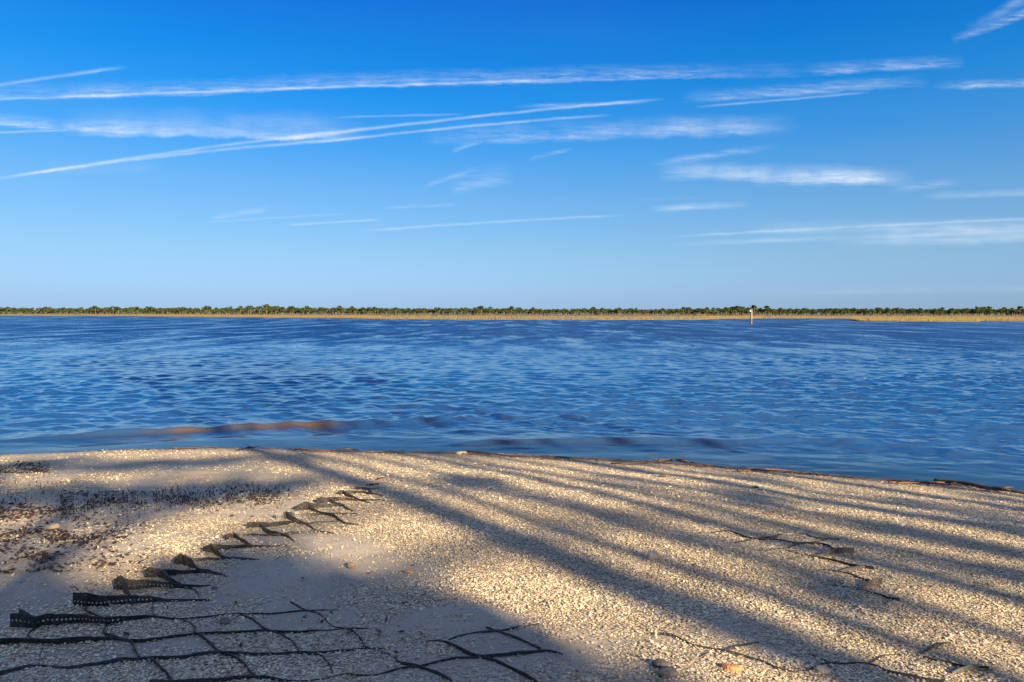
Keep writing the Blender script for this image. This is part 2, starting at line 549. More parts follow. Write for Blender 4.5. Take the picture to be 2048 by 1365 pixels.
def build_water():
    py = np.concatenate([np.arange(1075, 985, -5.0), np.arange(985, 800, -0.72), np.arange(800, 700, -0.8), np.arange(700, 640, -0.7),
                         np.arange(640, 630, -0.5), [630, 629.5, 629.1]])
    D = CAM_H * FPX / (py - HZ)
    tx = np.concatenate([np.linspace(-2.6, -1.0, 60, endpoint=False), np.linspace(-1.0, 1.0, 620, endpoint=False), np.linspace(1.0, 2.6, 61)])
    X = D[:, None] * tx[None, :]
    Y = np.repeat(D[:, None], len(tx), 1)
    dy = np.abs(np.gradient(D))[:, None] * np.ones_like(X)
    dx = np.abs(np.gradient(tx))[None, :] * D[:, None]
    bed = ground(X, Y)
    off = Y - shore(X)
    depth = np.maximum(0 - bed, 0)
    rs = np.random.RandomState(5)
    # gusts: patches of rougher and smoother water
    gust = 0.55 + 0.9 * fbm(X * 0.030 + 4, Y * 0.055, 71, 3)
    band = 1.0 - 0.5 * np.exp(-((Y - 26.5 - 0.06 * X) / 2.6) ** 2) * (0.6 + 0.5 * fbm(X * 0.12, Y * 0.3, 77, 3))
    eta = np.zeros_like(X)
    wx = X + 0.25 * (fbm(X * 0.8, Y * 0.8, 81, 2) - 0.5)
    wy = Y + 0.5 * (fbm(X * 0.45, Y * 0.6, 85, 3) - 0.5)
    for i in range(56):
        lam = 0.19 * (2.1 / 0.19) ** (i / 55.0)
        th = math.radians(rs.normal(80, 40))
        kx, ky = math.cos(th) * 2 * math.pi / lam, math.sin(th) * 2 * math.pi / lam
        slope = 0.046 if lam < 0.5 else (0.056 if lam < 1.1 else 0.016)
        a = slope * lam / (2 * math.pi)
        ph = rs.uniform(0, 6.28)
        # drop what the mesh cannot carry this far out
        ly = 2 * math.pi / abs(ky)
        lx = 2 * math.pi / max(abs(kx), 1e-3)
        keep = smooth(2.2, 4.5, ly / dy) * smooth(2.2, 4.5, lx / dx)
        s = np.sin(kx * wx + ky * wy + ph)
        grp = 0.4 + 1.2 * vnoise(X * 0.9 / lam * 0.35 + i * 7, Y * 0.5 / lam * 0.5, 90 + i)
        eta += a * keep * grp * (np.exp(1.0 * s) - 1.266) / 1.0
    eta *= gust * band * smooth(0.2, 3.5, off) * (0.65 + 0.35 * smooth(4, 26, off))
    # slow ripples in the thin swash
    eta += 0.006 * (fbm(X * 1.3, Y * 4.0, 99, 3) - 0.5) * smooth(0.0, 0.5, off) * 2

    def roller(C, h, front, back, gate):
        yc = np.interp(X, *C) + 0.10 * (fbm(X * 1.3, X * 0, 111, 3) - 0.5)
        q = Y - yc
        prof = np.where(q < 0, np.exp(-(q / front) ** 2), np.exp(-(q / back) ** 2))
        trough = -0.28 * np.exp(-((q + 0.75) / 0.40) ** 2)
        return h * gate * (prof + trough)
    g1 = smooth(-9.5, -7.5, X) * smooth(0.2, -1.6, X) * (0.45 + 1.0 * fbm(X * 1.4, X * 0 + 3, 121, 4))
    g2 = smooth(-1.4, -0.2, X) * smooth(8.5, 6.0, X) * (0.55 + 0.8 * fbm(X * 0.7, X * 0 + 5, 131, 3))
    g3 = smooth(0.5, 2.5, X) * smooth(16, 11, X) * (0.4 + 0.8 * fbm(X * 0.6, X * 0 + 8, 141, 3))
    eta += roller(W1, 0.085, 0.15, 0.55, g1) + roller(W2, 0.065, 0.11, 0.5, g2) + roller(W3, 0.03, 0.4, 1.0, g3)
    # keep the sheet under the beach on the land side
    Z = np.where(off < 0, np.minimum(eta * 0 + 0.004, 0.004 + off * 0.3), eta * 1.0 + 0.004)
    me = mesh_from('water', np.stack([X, Y, Z], -1).reshape(-1, 3), quads=grid_quads(len(py), len(tx)), smooth_=True)
    attr(me, 'depth', (depth + np.maximum(eta, 0) * 0.7).ravel())
    attr(me, 'off', off.ravel())
    yc1 = np.interp(X, *W1)
    yc2 = np.interp(X, *W2)
    f1 = np.exp(-((Y - yc1 + 0.10) / 0.09) ** 2) * g1 * smooth(-0.4, -2.5, X)
    f2 = np.exp(-((Y - yc2 + 0.14) / 0.13) ** 2) * g2 * smooth(3.4, 1.2, X)
    attr(me, 'silt', (np.exp(-((Y - yc1 + 0.12) / 0.32) ** 2) * smooth(-7.0, -5.8, X) * smooth(-3.0, -4.0, X)).ravel())
    f1 *= 0.15
    f2 *= 0.6
    edge = np.exp(-((off - 0.10) / 0.09) ** 2) * 0.8
    attr(me, 'foam', np.clip(np.maximum(np.maximum(f1, f2), edge), 0, 1).ravel())

    m, k, out = new_mat('river_water')
    geo = k.n('ShaderNodeNewGeometry').outputs['Position']
    dep = k.n('ShaderNodeAttribute', attribute_name='depth').outputs['Fac']
    offa = k.n('ShaderNodeAttribute', attribute_name='off').outputs['Fac']
    foam = k.n('ShaderNodeAttribute', attribute_name='foam').outputs['Fac']
    warp = k.mapping(geo, rot=(0, 0, 0.14), scale=(0.45, 1.0, 1.0))
    n1 = k.noise(warp, 8.0, 3, 0.6, 0.4)
    n2 = k.noise(warp, 3.0, 4, 0.6, 0.5)
    n3 = k.noise(warp, 0.55, 3, 0.6, 0.6)
    n4 = k.noise(k.mapping(geo, scale=(0.25, 1, 1)), 0.16, 3, 0.6, 0.4)
    # small ripples fade into the bigger chop with distance from the beach
    far = k.range(offa, 4.0, 60.0, smooth=True)
    far2 = k.range(offa, 30.0, 200.0)
    calm = k.range(offa, 0.3, 4.0, 0.25, 1.0)
    h = k.m('MULTIPLY', n1, 0.0035)
    h = k.m('MULTIPLY_ADD', n2, k.m('MULTIPLY_ADD', far, 0.034, 0.010), h)
    h = k.m('MULTIPLY_ADD', n3, k.m('MULTIPLY', far, 0.13), h)
    h = k.m('MULTIPLY_ADD', n4, k.m('MULTIPLY', far2, 0.35), h)
    h = k.m('MULTIPLY', h, calm)
    nrm = bump(k, h, 1.0, 1.0)
    # the chop runs in towards the beach: its steep faces look shoreward
    cb = k.n('ShaderNodeCombineXYZ')
    st1 = k.noise(k.mapping(geo, rot=(0, 0, 0.05), scale=(0.40, 0.13, 1)), 1.0, 3, 0.6, 0.3)
    st2 = k.noise(k.mapping(geo, rot=(0, 0, -0.04), scale=(0.06, 0.035, 1)), 1.0, 3, 0.6, 0.3)
    st3 = k.noise(k.mapping(geo, rot=(0, 0, 0.03), scale=(0.21, 0.042, 1)), 1.0, 3, 0.6, 0.3)
    far3 = k.range(offa, 45.0, 120.0)
    stx = k.n('ShaderNodeMix', data_type='FLOAT')
    k.put(stx.inputs[0], far3)
    k.put(stx.inputs[2], st1)
    k.put(stx.inputs[3], st3)
    stroke = k.m('ADD', k.range(stx.outputs[0], 0.38, 0.62, -0.35, 1.3), k.range(st2, 0.3, 0.7, -0.2, 0.5))
    k.put(cb.inputs[1], k.m('MULTIPLY_ADD', k.m('MULTIPLY', k.range(offa, 12.0, 70.0, smooth=True), k.m('MULTIPLY_ADD', stroke, 0.9, 0.35)), -0.22, -0.015))
    va = k.n('ShaderNodeVectorMath', operation='ADD')
    k.put(va.inputs[0], nrm)
    k.put(va.inputs[1], cb.outputs[0])
    vn = k.n('ShaderNodeVectorMath', operation='NORMALIZE')
    k.put(vn.inputs[0], va.outputs[0])
    nrm = vn.outputs[0]
    fr = k.n('ShaderNodeFresnel')
    fr.inputs['IOR'].default_value = 1.333
    k.put(fr.inputs['Normal'], nrm)
    gl = k.n('ShaderNodeBsdfGlossy')
    gl.inputs['Roughness'].default_value = 0.012
    gl.inputs['Color'].default_value = (1, 1, 1, 1)
    k.put(gl.inputs['Normal'], nrm)
    murk = k.ramp(k.range(offa, 0.0, 26.0), [(0.0, (0.034, 0.075, 0.16)), (0.10, (0.013, 0.058, 0.17)), (0.3, (0.005, 0.042, 0.135)), (1.0, (0.001, 0.026, 0.110))])
    silt = k.n('ShaderNodeAttribute', attribute_name='silt').outputs['Fac']
    murk = k.mix(k.m('MULTIPLY', silt, k.range(n2, 0.25, 0.6)), murk, (0.115, 0.068, 0.026))
    df = k.n('ShaderNodeBsdfDiffuse')
    k.put(df.inputs['Color'], murk)
    tr = k.n('ShaderNodeBsdfTransparent')
    tr.inputs['Color'].default_value = (0.93, 0.86, 0.72, 1)
    op = k.m('SUBTRACT', 1.0, k.m('POWER', 2.718, k.m('MULTIPLY', dep, -8.0)))
    body = k.n('ShaderNodeMixShader')
    k.put(body.inputs[0], op)
    k.t.links.new(tr.outputs[0], body.inputs[1])
    k.t.links.new(df.outputs[0], body.inputs[2])
    wat = k.n('ShaderNodeMixShader')
    k.put(wat.inputs[0], fr.outputs[0])
    k.t.links.new(body.outputs[0], wat.inputs[1])
    k.t.links.new(gl.outputs[0], wat.inputs[2])
    fd = k.n('ShaderNodeBsdfDiffuse')
    fd.inputs['Color'].default_value = (0.78, 0.76, 0.72, 1)
    fn = k.noise(geo, 38.0, 4, 0.7, 0.6)
    ff = k.m('MULTIPLY', k.range(k.m('MULTIPLY_ADD', foam, 0.30, fn), 0.80, 0.90), k.m('MULTIPLY', foam, 0.28))
    fin = k.n('ShaderNodeMixShader')
    k.put(fin.inputs[0], ff)
    k.t.links.new(wat.outputs[0], fin.inputs[1])
    k.t.links.new(fd.outputs[0], fin.inputs[2])
    k.t.links.new(fin.outputs[0], out.inputs[0])
    link('water', me, m, kind='structure')


build_water()

# ------------------------------------------------------------------ far shore
def hz_at(u):
    return HZ + (u - 1024) * 0.0019


def far_pt(u, v):
    d = CAM_H * FPX / (v - hz_at(u))
    return (u - 1024) / FPX * d, d


MAIN_EDGE = [far_pt(*p) for p in [(-900, 629.6), (-400, 630.6), (0, 631.5), (260, 632.6), (480, 635), (700, 637.2), (760, 639), (1000, 640), (1200, 640.4), (1400, 639.6),
                                  (1445, 638.1), (1520, 637.0), (1700, 637.6), (1960, 638.2), (2400, 640), (2900, 642)]]
ISLE_EDGE = [far_pt(*p) for p in [(1700, 640.6), (1716, 642.7), (1800, 643.3), (1950, 643.6), (1962, 642.6), (2048, 643.2), (2400, 645), (2800, 647)]]


def dense(pts, step):
    out = []
    for (a, b), (c, d) in zip(pts[:-1], pts[1:]):
        n = max(1, int(math.hypot(c - a, d - b) / step))
        for i in range(n):
            out.append((a + (c - a) * i / n, b + (d - b) * i / n))
    out.append(pts[-1])
    return np.array(out)


def build_far_shore():
    # land behind everything
    e = np.array([(p[0] * 1.0, p[1] + 60) for p in MAIN_EDGE])
    xs = np.linspace(-1800, 2200, 120)
    ys = np.array([640, 660, 700, 760, 850, 1000, 1400, 2200, 4000, 7000.0])
    X, Y = np.meshgrid(xs, ys)
    Z = 0.2 + 0.5 * smooth(640, 720, Y) + 0.4 * fbm(X * 0.01, Y * 0.01, 5, 3)
    Z[0] = -0.6
    me = mesh_from('far_land', np.stack([X, Y, Z], -1).reshape(-1, 3), quads=grid_quads(len(ys), len(xs)), smooth_=True)
    link('far_land', me, simple_mat('far_soil', (0.07, 0.055, 0.04), (0.11, 0.09, 0.06), 0.05), kind='structure')
    mud = simple_mat('marsh_mud', (0.10, 0.075, 0.045), (0.17, 0.13, 0.06), 0.3)
    # marsh grass: ochre with greener and browner stands
    m, k, out = new_mat('marsh_grass')
    geo = k.n('ShaderNodeNewGeometry').outputs['Position']
    n = k.noise(k.mapping(geo, scale=(1, 0.25, 1)), 0.045, 4, 0.6)
    n2 = k.noise(geo, 1.6, 2, 0.5)
    col = k.ramp(n, [(0.32, (0.075, 0.045, 0.02)), (0.44, (0.115, 0.08, 0.027)), (0.56, (0.10, 0.09, 0.028)), (0.66, (0.06, 0.07, 0.025))])
    col = k.mix(k.m('MULTIPLY', n2, 0.5), col, (0.20, 0.13, 0.04))
    principled(k, out, col, 0.9, 0.1)
    rs = np.random.RandomState(3)
    for edge, back, wob in ((MAIN_EDGE, 330, 16), (ISLE_EDGE, 90, 6)):
        E_ = dense(edge, 3.0)
        wobble = (fbm(E_[:, 0] * 0.04, E_[:, 0] * 0, 8, 4) - 0.5) * wob
        E_[:, 1] += wobble
        n_ = len(E_)
        rows = []
        for dep, z in ((-1.0, -0.4), (0.0, 0.15), (2.0, 0.25), (back * 0.3, 0.35), (back, 0.55)):
            r = np.column_stack([E_[:, 0] * (1 + dep / np.maximum(E_[:, 1], 1) * (1 if dep > 2 else 0)), np.minimum(E_[:, 1] + dep, 760), np.full(n_, z)])
            rows.append(r)
        V = np.concatenate(rows)
        me = mesh_from('marsh_bank', V, quads=grid_quads(len(rows), n_), smooth_=True)
        link('marsh_bank', me, mud, kind='structure')
        # blades in tufts, thick at the edge, thinning to a rough sward behind
        cnt = int(n_ * 3.0 * 9)
        ii = rs.randint(0, n_ - 1, cnt)
        f = rs.rand(cnt)
        bx = E_[ii, 0] * (1 - f) + E_[ii + 1, 0] * f
        by = E_[ii, 1] * (1 - f) + E_[ii + 1, 1] * f
        dd = rs.rand(cnt) ** 2.2 * back * 0.85
        bx = bx * (1 + dd / by)
        by = np.minimum(by + dd, 762)
        hgt = (0.42 + 0.30 * rs.rand(cnt)) * (0.75 + 0.5 * fbm(bx * 0.03, by * 0.06, 12, 3))
        wd = (0.35 + 0.5 * rs.rand(cnt)) * (0.7 + dd / back * 2.5)
        lean = rs.normal(0, 0.15, cnt)
        zb = 0.10 + dd / back * 0.15
        v = np.empty((cnt, 4, 3))
        v[:, 0] = np.column_stack([bx - wd / 2, by, zb])
        v[:, 1] = np.column_stack([bx + wd / 2, by + rs.normal(0, 0.1, cnt), zb])
        v[:, 2] = np.column_stack([bx + wd * 0.3 + lean, by, zb + hgt * (0.85 + 0.2 * rs.rand(cnt))])
        v[:, 3] = np.column_stack([bx - wd * 0.25 + lean, by + 0.1, zb + hgt])
        me = mesh_from('marsh_grass', v.reshape(-1, 3), quads=np.arange(cnt * 4).reshape(-1, 4))
        nm = 'golden cordgrass marsh along the far bank' if back > 100 else 'golden marsh grass point reaching out before the far woods'
        link('marsh_grass', me, m, kind='stuff', label=nm, category='grass')


build_far_shore()


def foliage_mat(name, dark, light, scale=1.2):
    m, k, out = new_mat(name)
    geo = k.n('ShaderNodeNewGeometry')
    oi = k.n('ShaderNodeObjectInfo').outputs['Random']
    n = k.noise(geo.outputs['Position'], scale, 3, 0.6)
    f = k.m('ADD', k.range(n, 0.3, 0.7, 0.0, 0.7), k.m('MULTIPLY', oi, 0.3))
    col = k.mix(f, dark, light)
    d = k.n('ShaderNodeBsdfDiffuse')
    k.put(d.inputs[0], col)
    t = k.n('ShaderNodeBsdfTranslucent')
    k.put(t.inputs[0], k.mix(0.3, col, (0.20, 0.24, 0.03)))
    mx = k.n('ShaderNodeMixShader')
    mx.inputs[0].default_value = 0.25
    k.t.links.new(d.outputs[0], mx.inputs[1])
    k.t.links.new(t.outputs[0], mx.inputs[2])
    k.t.links.new(mx.outputs[0], out.inputs[0])
    return m


PINE_LEAF = foliage_mat('pine_needles', (0.03, 0.052, 0.02), (0.080, 0.105, 0.036), 0.35)
OAK_LEAF = foliage_mat('oak_leaves', (0.03, 0.055, 0.02), (0.08, 0.105, 0.03), 0.5)
BARK_PALE = simple_mat('pale_bark', (0.10, 0.085, 0.075), (0.18, 0.15, 0.13), 2.0, 0.9, 0.1)
BARK = simple_mat('brown_bark', (0.10, 0.075, 0.055), (0.19, 0.145, 0.11), 6.0, 0.9, 0.1, 0.8, 0.03)


def leaf_cloud(rs, cen, rad, n, size, flat=1.0):
    """n random leaf-sprig quads filling ellipsoids: returns (n,4,3)"""
    cen = np.asarray(cen, float)
    rad = np.asarray(rad, float)
    i = rs.randint(0, len(cen), n)
    d = rs.normal(size=(n, 3))
    d /= np.linalg.norm(d, axis=1)[:, None]
    r = rs.rand(n) ** 0.45
    c = cen[i] + d * rad[i] * r[:, None]
    a = rs.normal(size=(n, 3))
    a /= np.linalg.norm(a, axis=1)[:, None]
    b = np.cross(a, rs.normal(size=(n, 3)))
    b /= np.linalg.norm(b, axis=1)[:, None]
    s = size * (0.5 + rs.rand(n))[:, None]
    w = s * (0.35 + 0.4 * rs.rand(n))[:, None]
    a[:, 2] *= flat
    return np.stack([c - a * s, c + b * w, c + a * s, c - b * w], 1)


def quad_mesh(name, q):
    return mesh_from(name, q.reshape(-1, 3), quads=np.arange(len(q) * 4).reshape(-1, 4))


def pine_parts(rs, h, style):
    tr = Acc()
    lx, ly = rs.normal(0, 0.25, 2)
    top = h * 0.93
    pts = [(lx * t * t, ly * t * t, top * t) for t in (0, 0.25, 0.5, 0.75, 1.0)]
    tr.add(*tube(pts, [0.24, 0.20, 0.16, 0.12, 0.05], 6))
    cen, rad = [], []
    cb = h * {0: 0.48, 1: 0.60, 2: 0.40, 3: 0.52}[style]
    nb = {0: 9, 1: 7, 2: 11, 3: 8}[style]
    for j in range(nb):
        z = cb + (top - cb) * (j + rs.rand()) / nb
        f = (z - cb) / (top - cb)
        reach = (1.5 if style != 1 else 2.1) * (1.25 - 0.75 * f) * (0.7 + 0.6 * rs.rand()) * 1.25
        an = rs.rand() * 6.283
        p = (math.cos(an) * reach + lx, math.sin(an) * reach + ly, z + 0.35)
        tr.add(*tube([(lx * (z / top) ** 2, ly * (z / top) ** 2, z - 0.3), p], [0.07, 0.03], 4))
        cen.append(p)
        rad.append((1.3 + 0.6 * rs.rand(), 1.3 + 0.6 * rs.rand(), 0.65 + 0.35 * rs.rand()))
    cen.append((lx, ly, h - 0.45))
    rad.append((0.9, 0.9, 0.55))
    return tr.mesh('trunk', True), quad_mesh('crown', leaf_cloud(rs, cen, rad, 560, 0.6))


def build_pines():
    rs = np.random.RandomState(11)
    protos = []
    for j in range(8):
        h = 9.3 + 2.6 * rs.rand()
        t, c = pine_parts(rs, h, j % 4)
        t.materials.append(BARK_PALE)
        c.materials.append(PINE_LEAF)
        protos.append((t, c))
    n = 290
    us = np.linspace(-60, 2110, n) + rs.normal(0, 3.0, n)
    for i, u in enumerate(us):
        d = 735 + 75 * rs.rand()
        x = (u - 1024) / FPX * d
        r = link('pine_tree', None)
        r.location = (x, d, 0.7)
        r.rotation_euler = (0, 0, rs.rand() * 6.28)
        env = 0.68 + 0.54 * float(fbm(np.array(x * 0.012), np.array(0.0), 15, 3)) + (0.06 if u < 760 else 0.0)
        env += 0.22 * (float(fbm(np.array(x * 0.045), np.array(2.0), 19, 2)) - 0.5)
        s = env * (0.78 + 0.34 * rs.rand()) * 0.80
        r.scale = (s * (1.15 + 0.25 * rs.rand()),) * 2 + (s,)
        r['label'] = 'slender pine with pale bare trunk in the woods across the river'
        r['category'] = 'tree'
        r['group'] = 'pines lining the far shore'
        t, c = protos[rs.randint(8)]
        link('trunk', t, None, r)
        link('crown', c, None, r)
    # the wood behind, read as one mass
    cnt = 1100
    cx = rs.uniform(-900, 1100, cnt)
    cy = rs.uniform(812, 900, cnt)
    hh = 5.9 + 2.4 * fbm(cx * 0.012, cy * 0, 15, 3) + rs.rand(cnt) * 1.2
    cen = np.column_stack([cx, cy, hh - 1.6])
    q1 = leaf_cloud(rs, cen, np.tile([2.8, 2.8, 1.5], (cnt, 1)), 46000, 1.35)
    low = np.column_stack([rs.uniform(-900, 1100, 9000), rs.uniform(815, 870, 9000), rs.uniform(0.8, 5.8, 9000)])
    q2 = leaf_cloud(rs, low, np.tile([2.0, 2.0, 1.0], (9000, 1)), 62000, 1.3)
    nf = 420
    fx = rs.uniform(-640, 700, nf)
    fy = rs.uniform(765, 812, nf)
    fh = 5.0 + 2.8 * fbm(fx * 0.012, fy * 0, 15, 3) + 1.3 * rs.rand(nf)
    q3 = leaf_cloud(rs, np.column_stack([fx, fy, fh]), np.tile([2.6, 2.2, 1.1], (nf, 1)), 26000, 0.7)
    link('distant_wood', quad_mesh('distant_wood', np.concatenate([q1, q2, q3])), foliage_mat('wood_mass', (0.034, 0.046, 0.026), (0.075, 0.088, 0.042), 0.15),
         kind='stuff', label='mass of pine wood behind the front row of trees', category='woods')
    # brushy edge: bare grey-brown twigs and low scrub at the foot of the trees
    nb = 5200
    bx = rs.uniform(-640, 680, nb)
    by = rs.uniform(725, 790, nb)
    bh = 0.9 + 2.0 * rs.rand(nb) ** 2
    wd = 0.10 + 0.16 * rs.rand(nb)
    ln = rs.normal(0, 0.5, nb)
    v = np.empty((nb, 4, 3))
    v[:, 0] = np.column_stack([bx - wd, by, np.full(nb, 0.7)])
    v[:, 1] = np.column_stack([bx + wd, by, np.full(nb, 0.7)])
    v[:, 2] = np.column_stack([bx + ln + wd * 0.4, by, 0.9 + bh])
    v[:, 3] = np.column_stack([bx + ln - wd * 0.4, by + 0.2, 0.9 + bh])
    link('scrub', quad_mesh('scrub', v), simple_mat('scrub_twigs', (0.085, 0.068, 0.06), (0.16, 0.13, 0.115), 0.4, 0.9, 0.1), kind='stuff',
         label='bare brown scrub at the foot of the far pines', category='scrub')
    # the broad oak that tops the tree line beside the channel marker
    d = 690
    r = thing('oak_tree', ((1476 - 1024) / FPX * d, d, 0.9), 'broad round-crowned oak rising above the pine line beside the channel marker', 'tree')
    a = Acc()
    a.add(*tube([(0, 0, 0), (0.1, 0, 2.2), (0.2, 0.1, 4.2)], [0.5, 0.4, 0.3], 8))
    cen, rad = [], []
    for j in range(16):
        an = rs.rand() * 6.283
        rr = 5.3 * math.sqrt(rs.rand())
        z = 5.2 + 4.0 * (1 - (rr / 5.8) ** 2) * (0.75 + 0.3 * rs.rand())
        p = (math.cos(an) * rr, math.sin(an) * rr, z)
        a.add(*tube([(0.2, 0.1, 3.8), (p[0] * 0.5, p[1] * 0.5, 5.0), p], [0.22, 0.14, 0.05], 5))
        cen.append(p)
        rad.append((1.7, 1.7, 0.95))
    link('trunk', a.mesh('trunk', True), BARK_PALE, r)
    link('crown', quad_mesh('crown', leaf_cloud(rs, cen, rad, 1500, 0.5)), OAK_LEAF, r)


build_pines()


# ------------------------------------------------------------------ channel marker
def build_marker():
    x, y = far_pt(1502, 648)
    r = thing('channel_marker', (x, y, 0), 'pale wooden channel marker pile with two dark boards standing in the open water', 'marker')
    wood = simple_mat('weathered_pile', (0.11, 0.105, 0.075), (0.18, 0.175, 0.13), 1.5, 0.85, 0.1)
    darkw = simple_mat('wet_pile', (0.03, 0.03, 0.03), (0.12, 0.11, 0.10), 2.5, 0.6, 0.3)
    board = simple_mat('dark_board', (0.012, 0.016, 0.02), (0.03, 0.03, 0.035), 1.0, 0.6, 0.2)
    a = Acc()
    a.add(*tube([(0.04 * z, 0, z) for z in (0.55, 1.6, 2.8, 3.5)], [0.25, 0.25, 0.24, 0.23], 14))
    link('pile', a.mesh('pile', True), wood, r)
    a = Acc()
    a.add(*tube([(0, 0, -1.5), (0, 0, 0.3), (0.015, 0, 0.62)], [0.285, 0.285, 0.27], 14))
    link('waterline_band', a.mesh('waterline_band', True), darkw, r)
    for sx in (-1, 1):
        bm = bmesh.new()
        bmesh.ops.create_cube(bm, size=1)
        for v in bm.verts:
            v.co = Vector((v.co.x * 0.08, v.co.y * 1.0, v.co.z * 1.2))
        bmesh.ops.bevel(bm, geom=bm.edges[:], offset=0.01, segments=1, affect='EDGES')
        rot = Matrix.Rotation(math.radians(17 * sx), 4, 'Y') @ Matrix.Rotation(math.radians(20 * sx), 4, 'Z')
        bm.transform(Matrix.Translation((0.14 + 0.20 * sx + (0.05 if sx > 0 else 0), 0, 3.72 + (0.0 if sx > 0 else 0.04))) @ rot)
        me = bpy.data.meshes.new('dayboard')
        bm.to_mesh(me)
        bm.free()
        link('dayboard', me, board, r)
    bm = bmesh.new()
    bmesh.ops.create_cube(bm, size=1)
    for v in bm.verts:
        v.co = Vector((-0.20 + v.co.x * 0.22, -0.1 + v.co.y * 0.3, 3.05 + v.co.z * 0.5))
    bmesh.ops.bevel(bm, geom=bm.edges[:], offset=0.03, segments=1, affect='EDGES')
    me = bpy.data.meshes.new('box')
    bm.to_mesh(me)
    bm.free()
    link('box', me, simple_mat('pale_box', (0.6, 0.58, 0.45), (0.7, 0.68, 0.58), 2.0), r)


build_marker()


# ------------------------------------------------------------------ trees behind the camera (their shadows cross the beach)
TAN = math.tan(SUN_EL)
ST, CT = math.sin(TH), math.cos(TH)


def uv(u, v):
    """u along the shadows, v across them -> x, y"""
    return v * CT - u * ST, v * ST + u * CT


def shade_point(u, v, s):
    """point whose shadow falls on the beach at (u, v), standing s metres back towards the sun"""
    gx, gy = uv(u, v)
    z = float(ground(gx, gy))
    x, y = uv(u - s, v)
    return Vector((x, y, z + s * TAN))


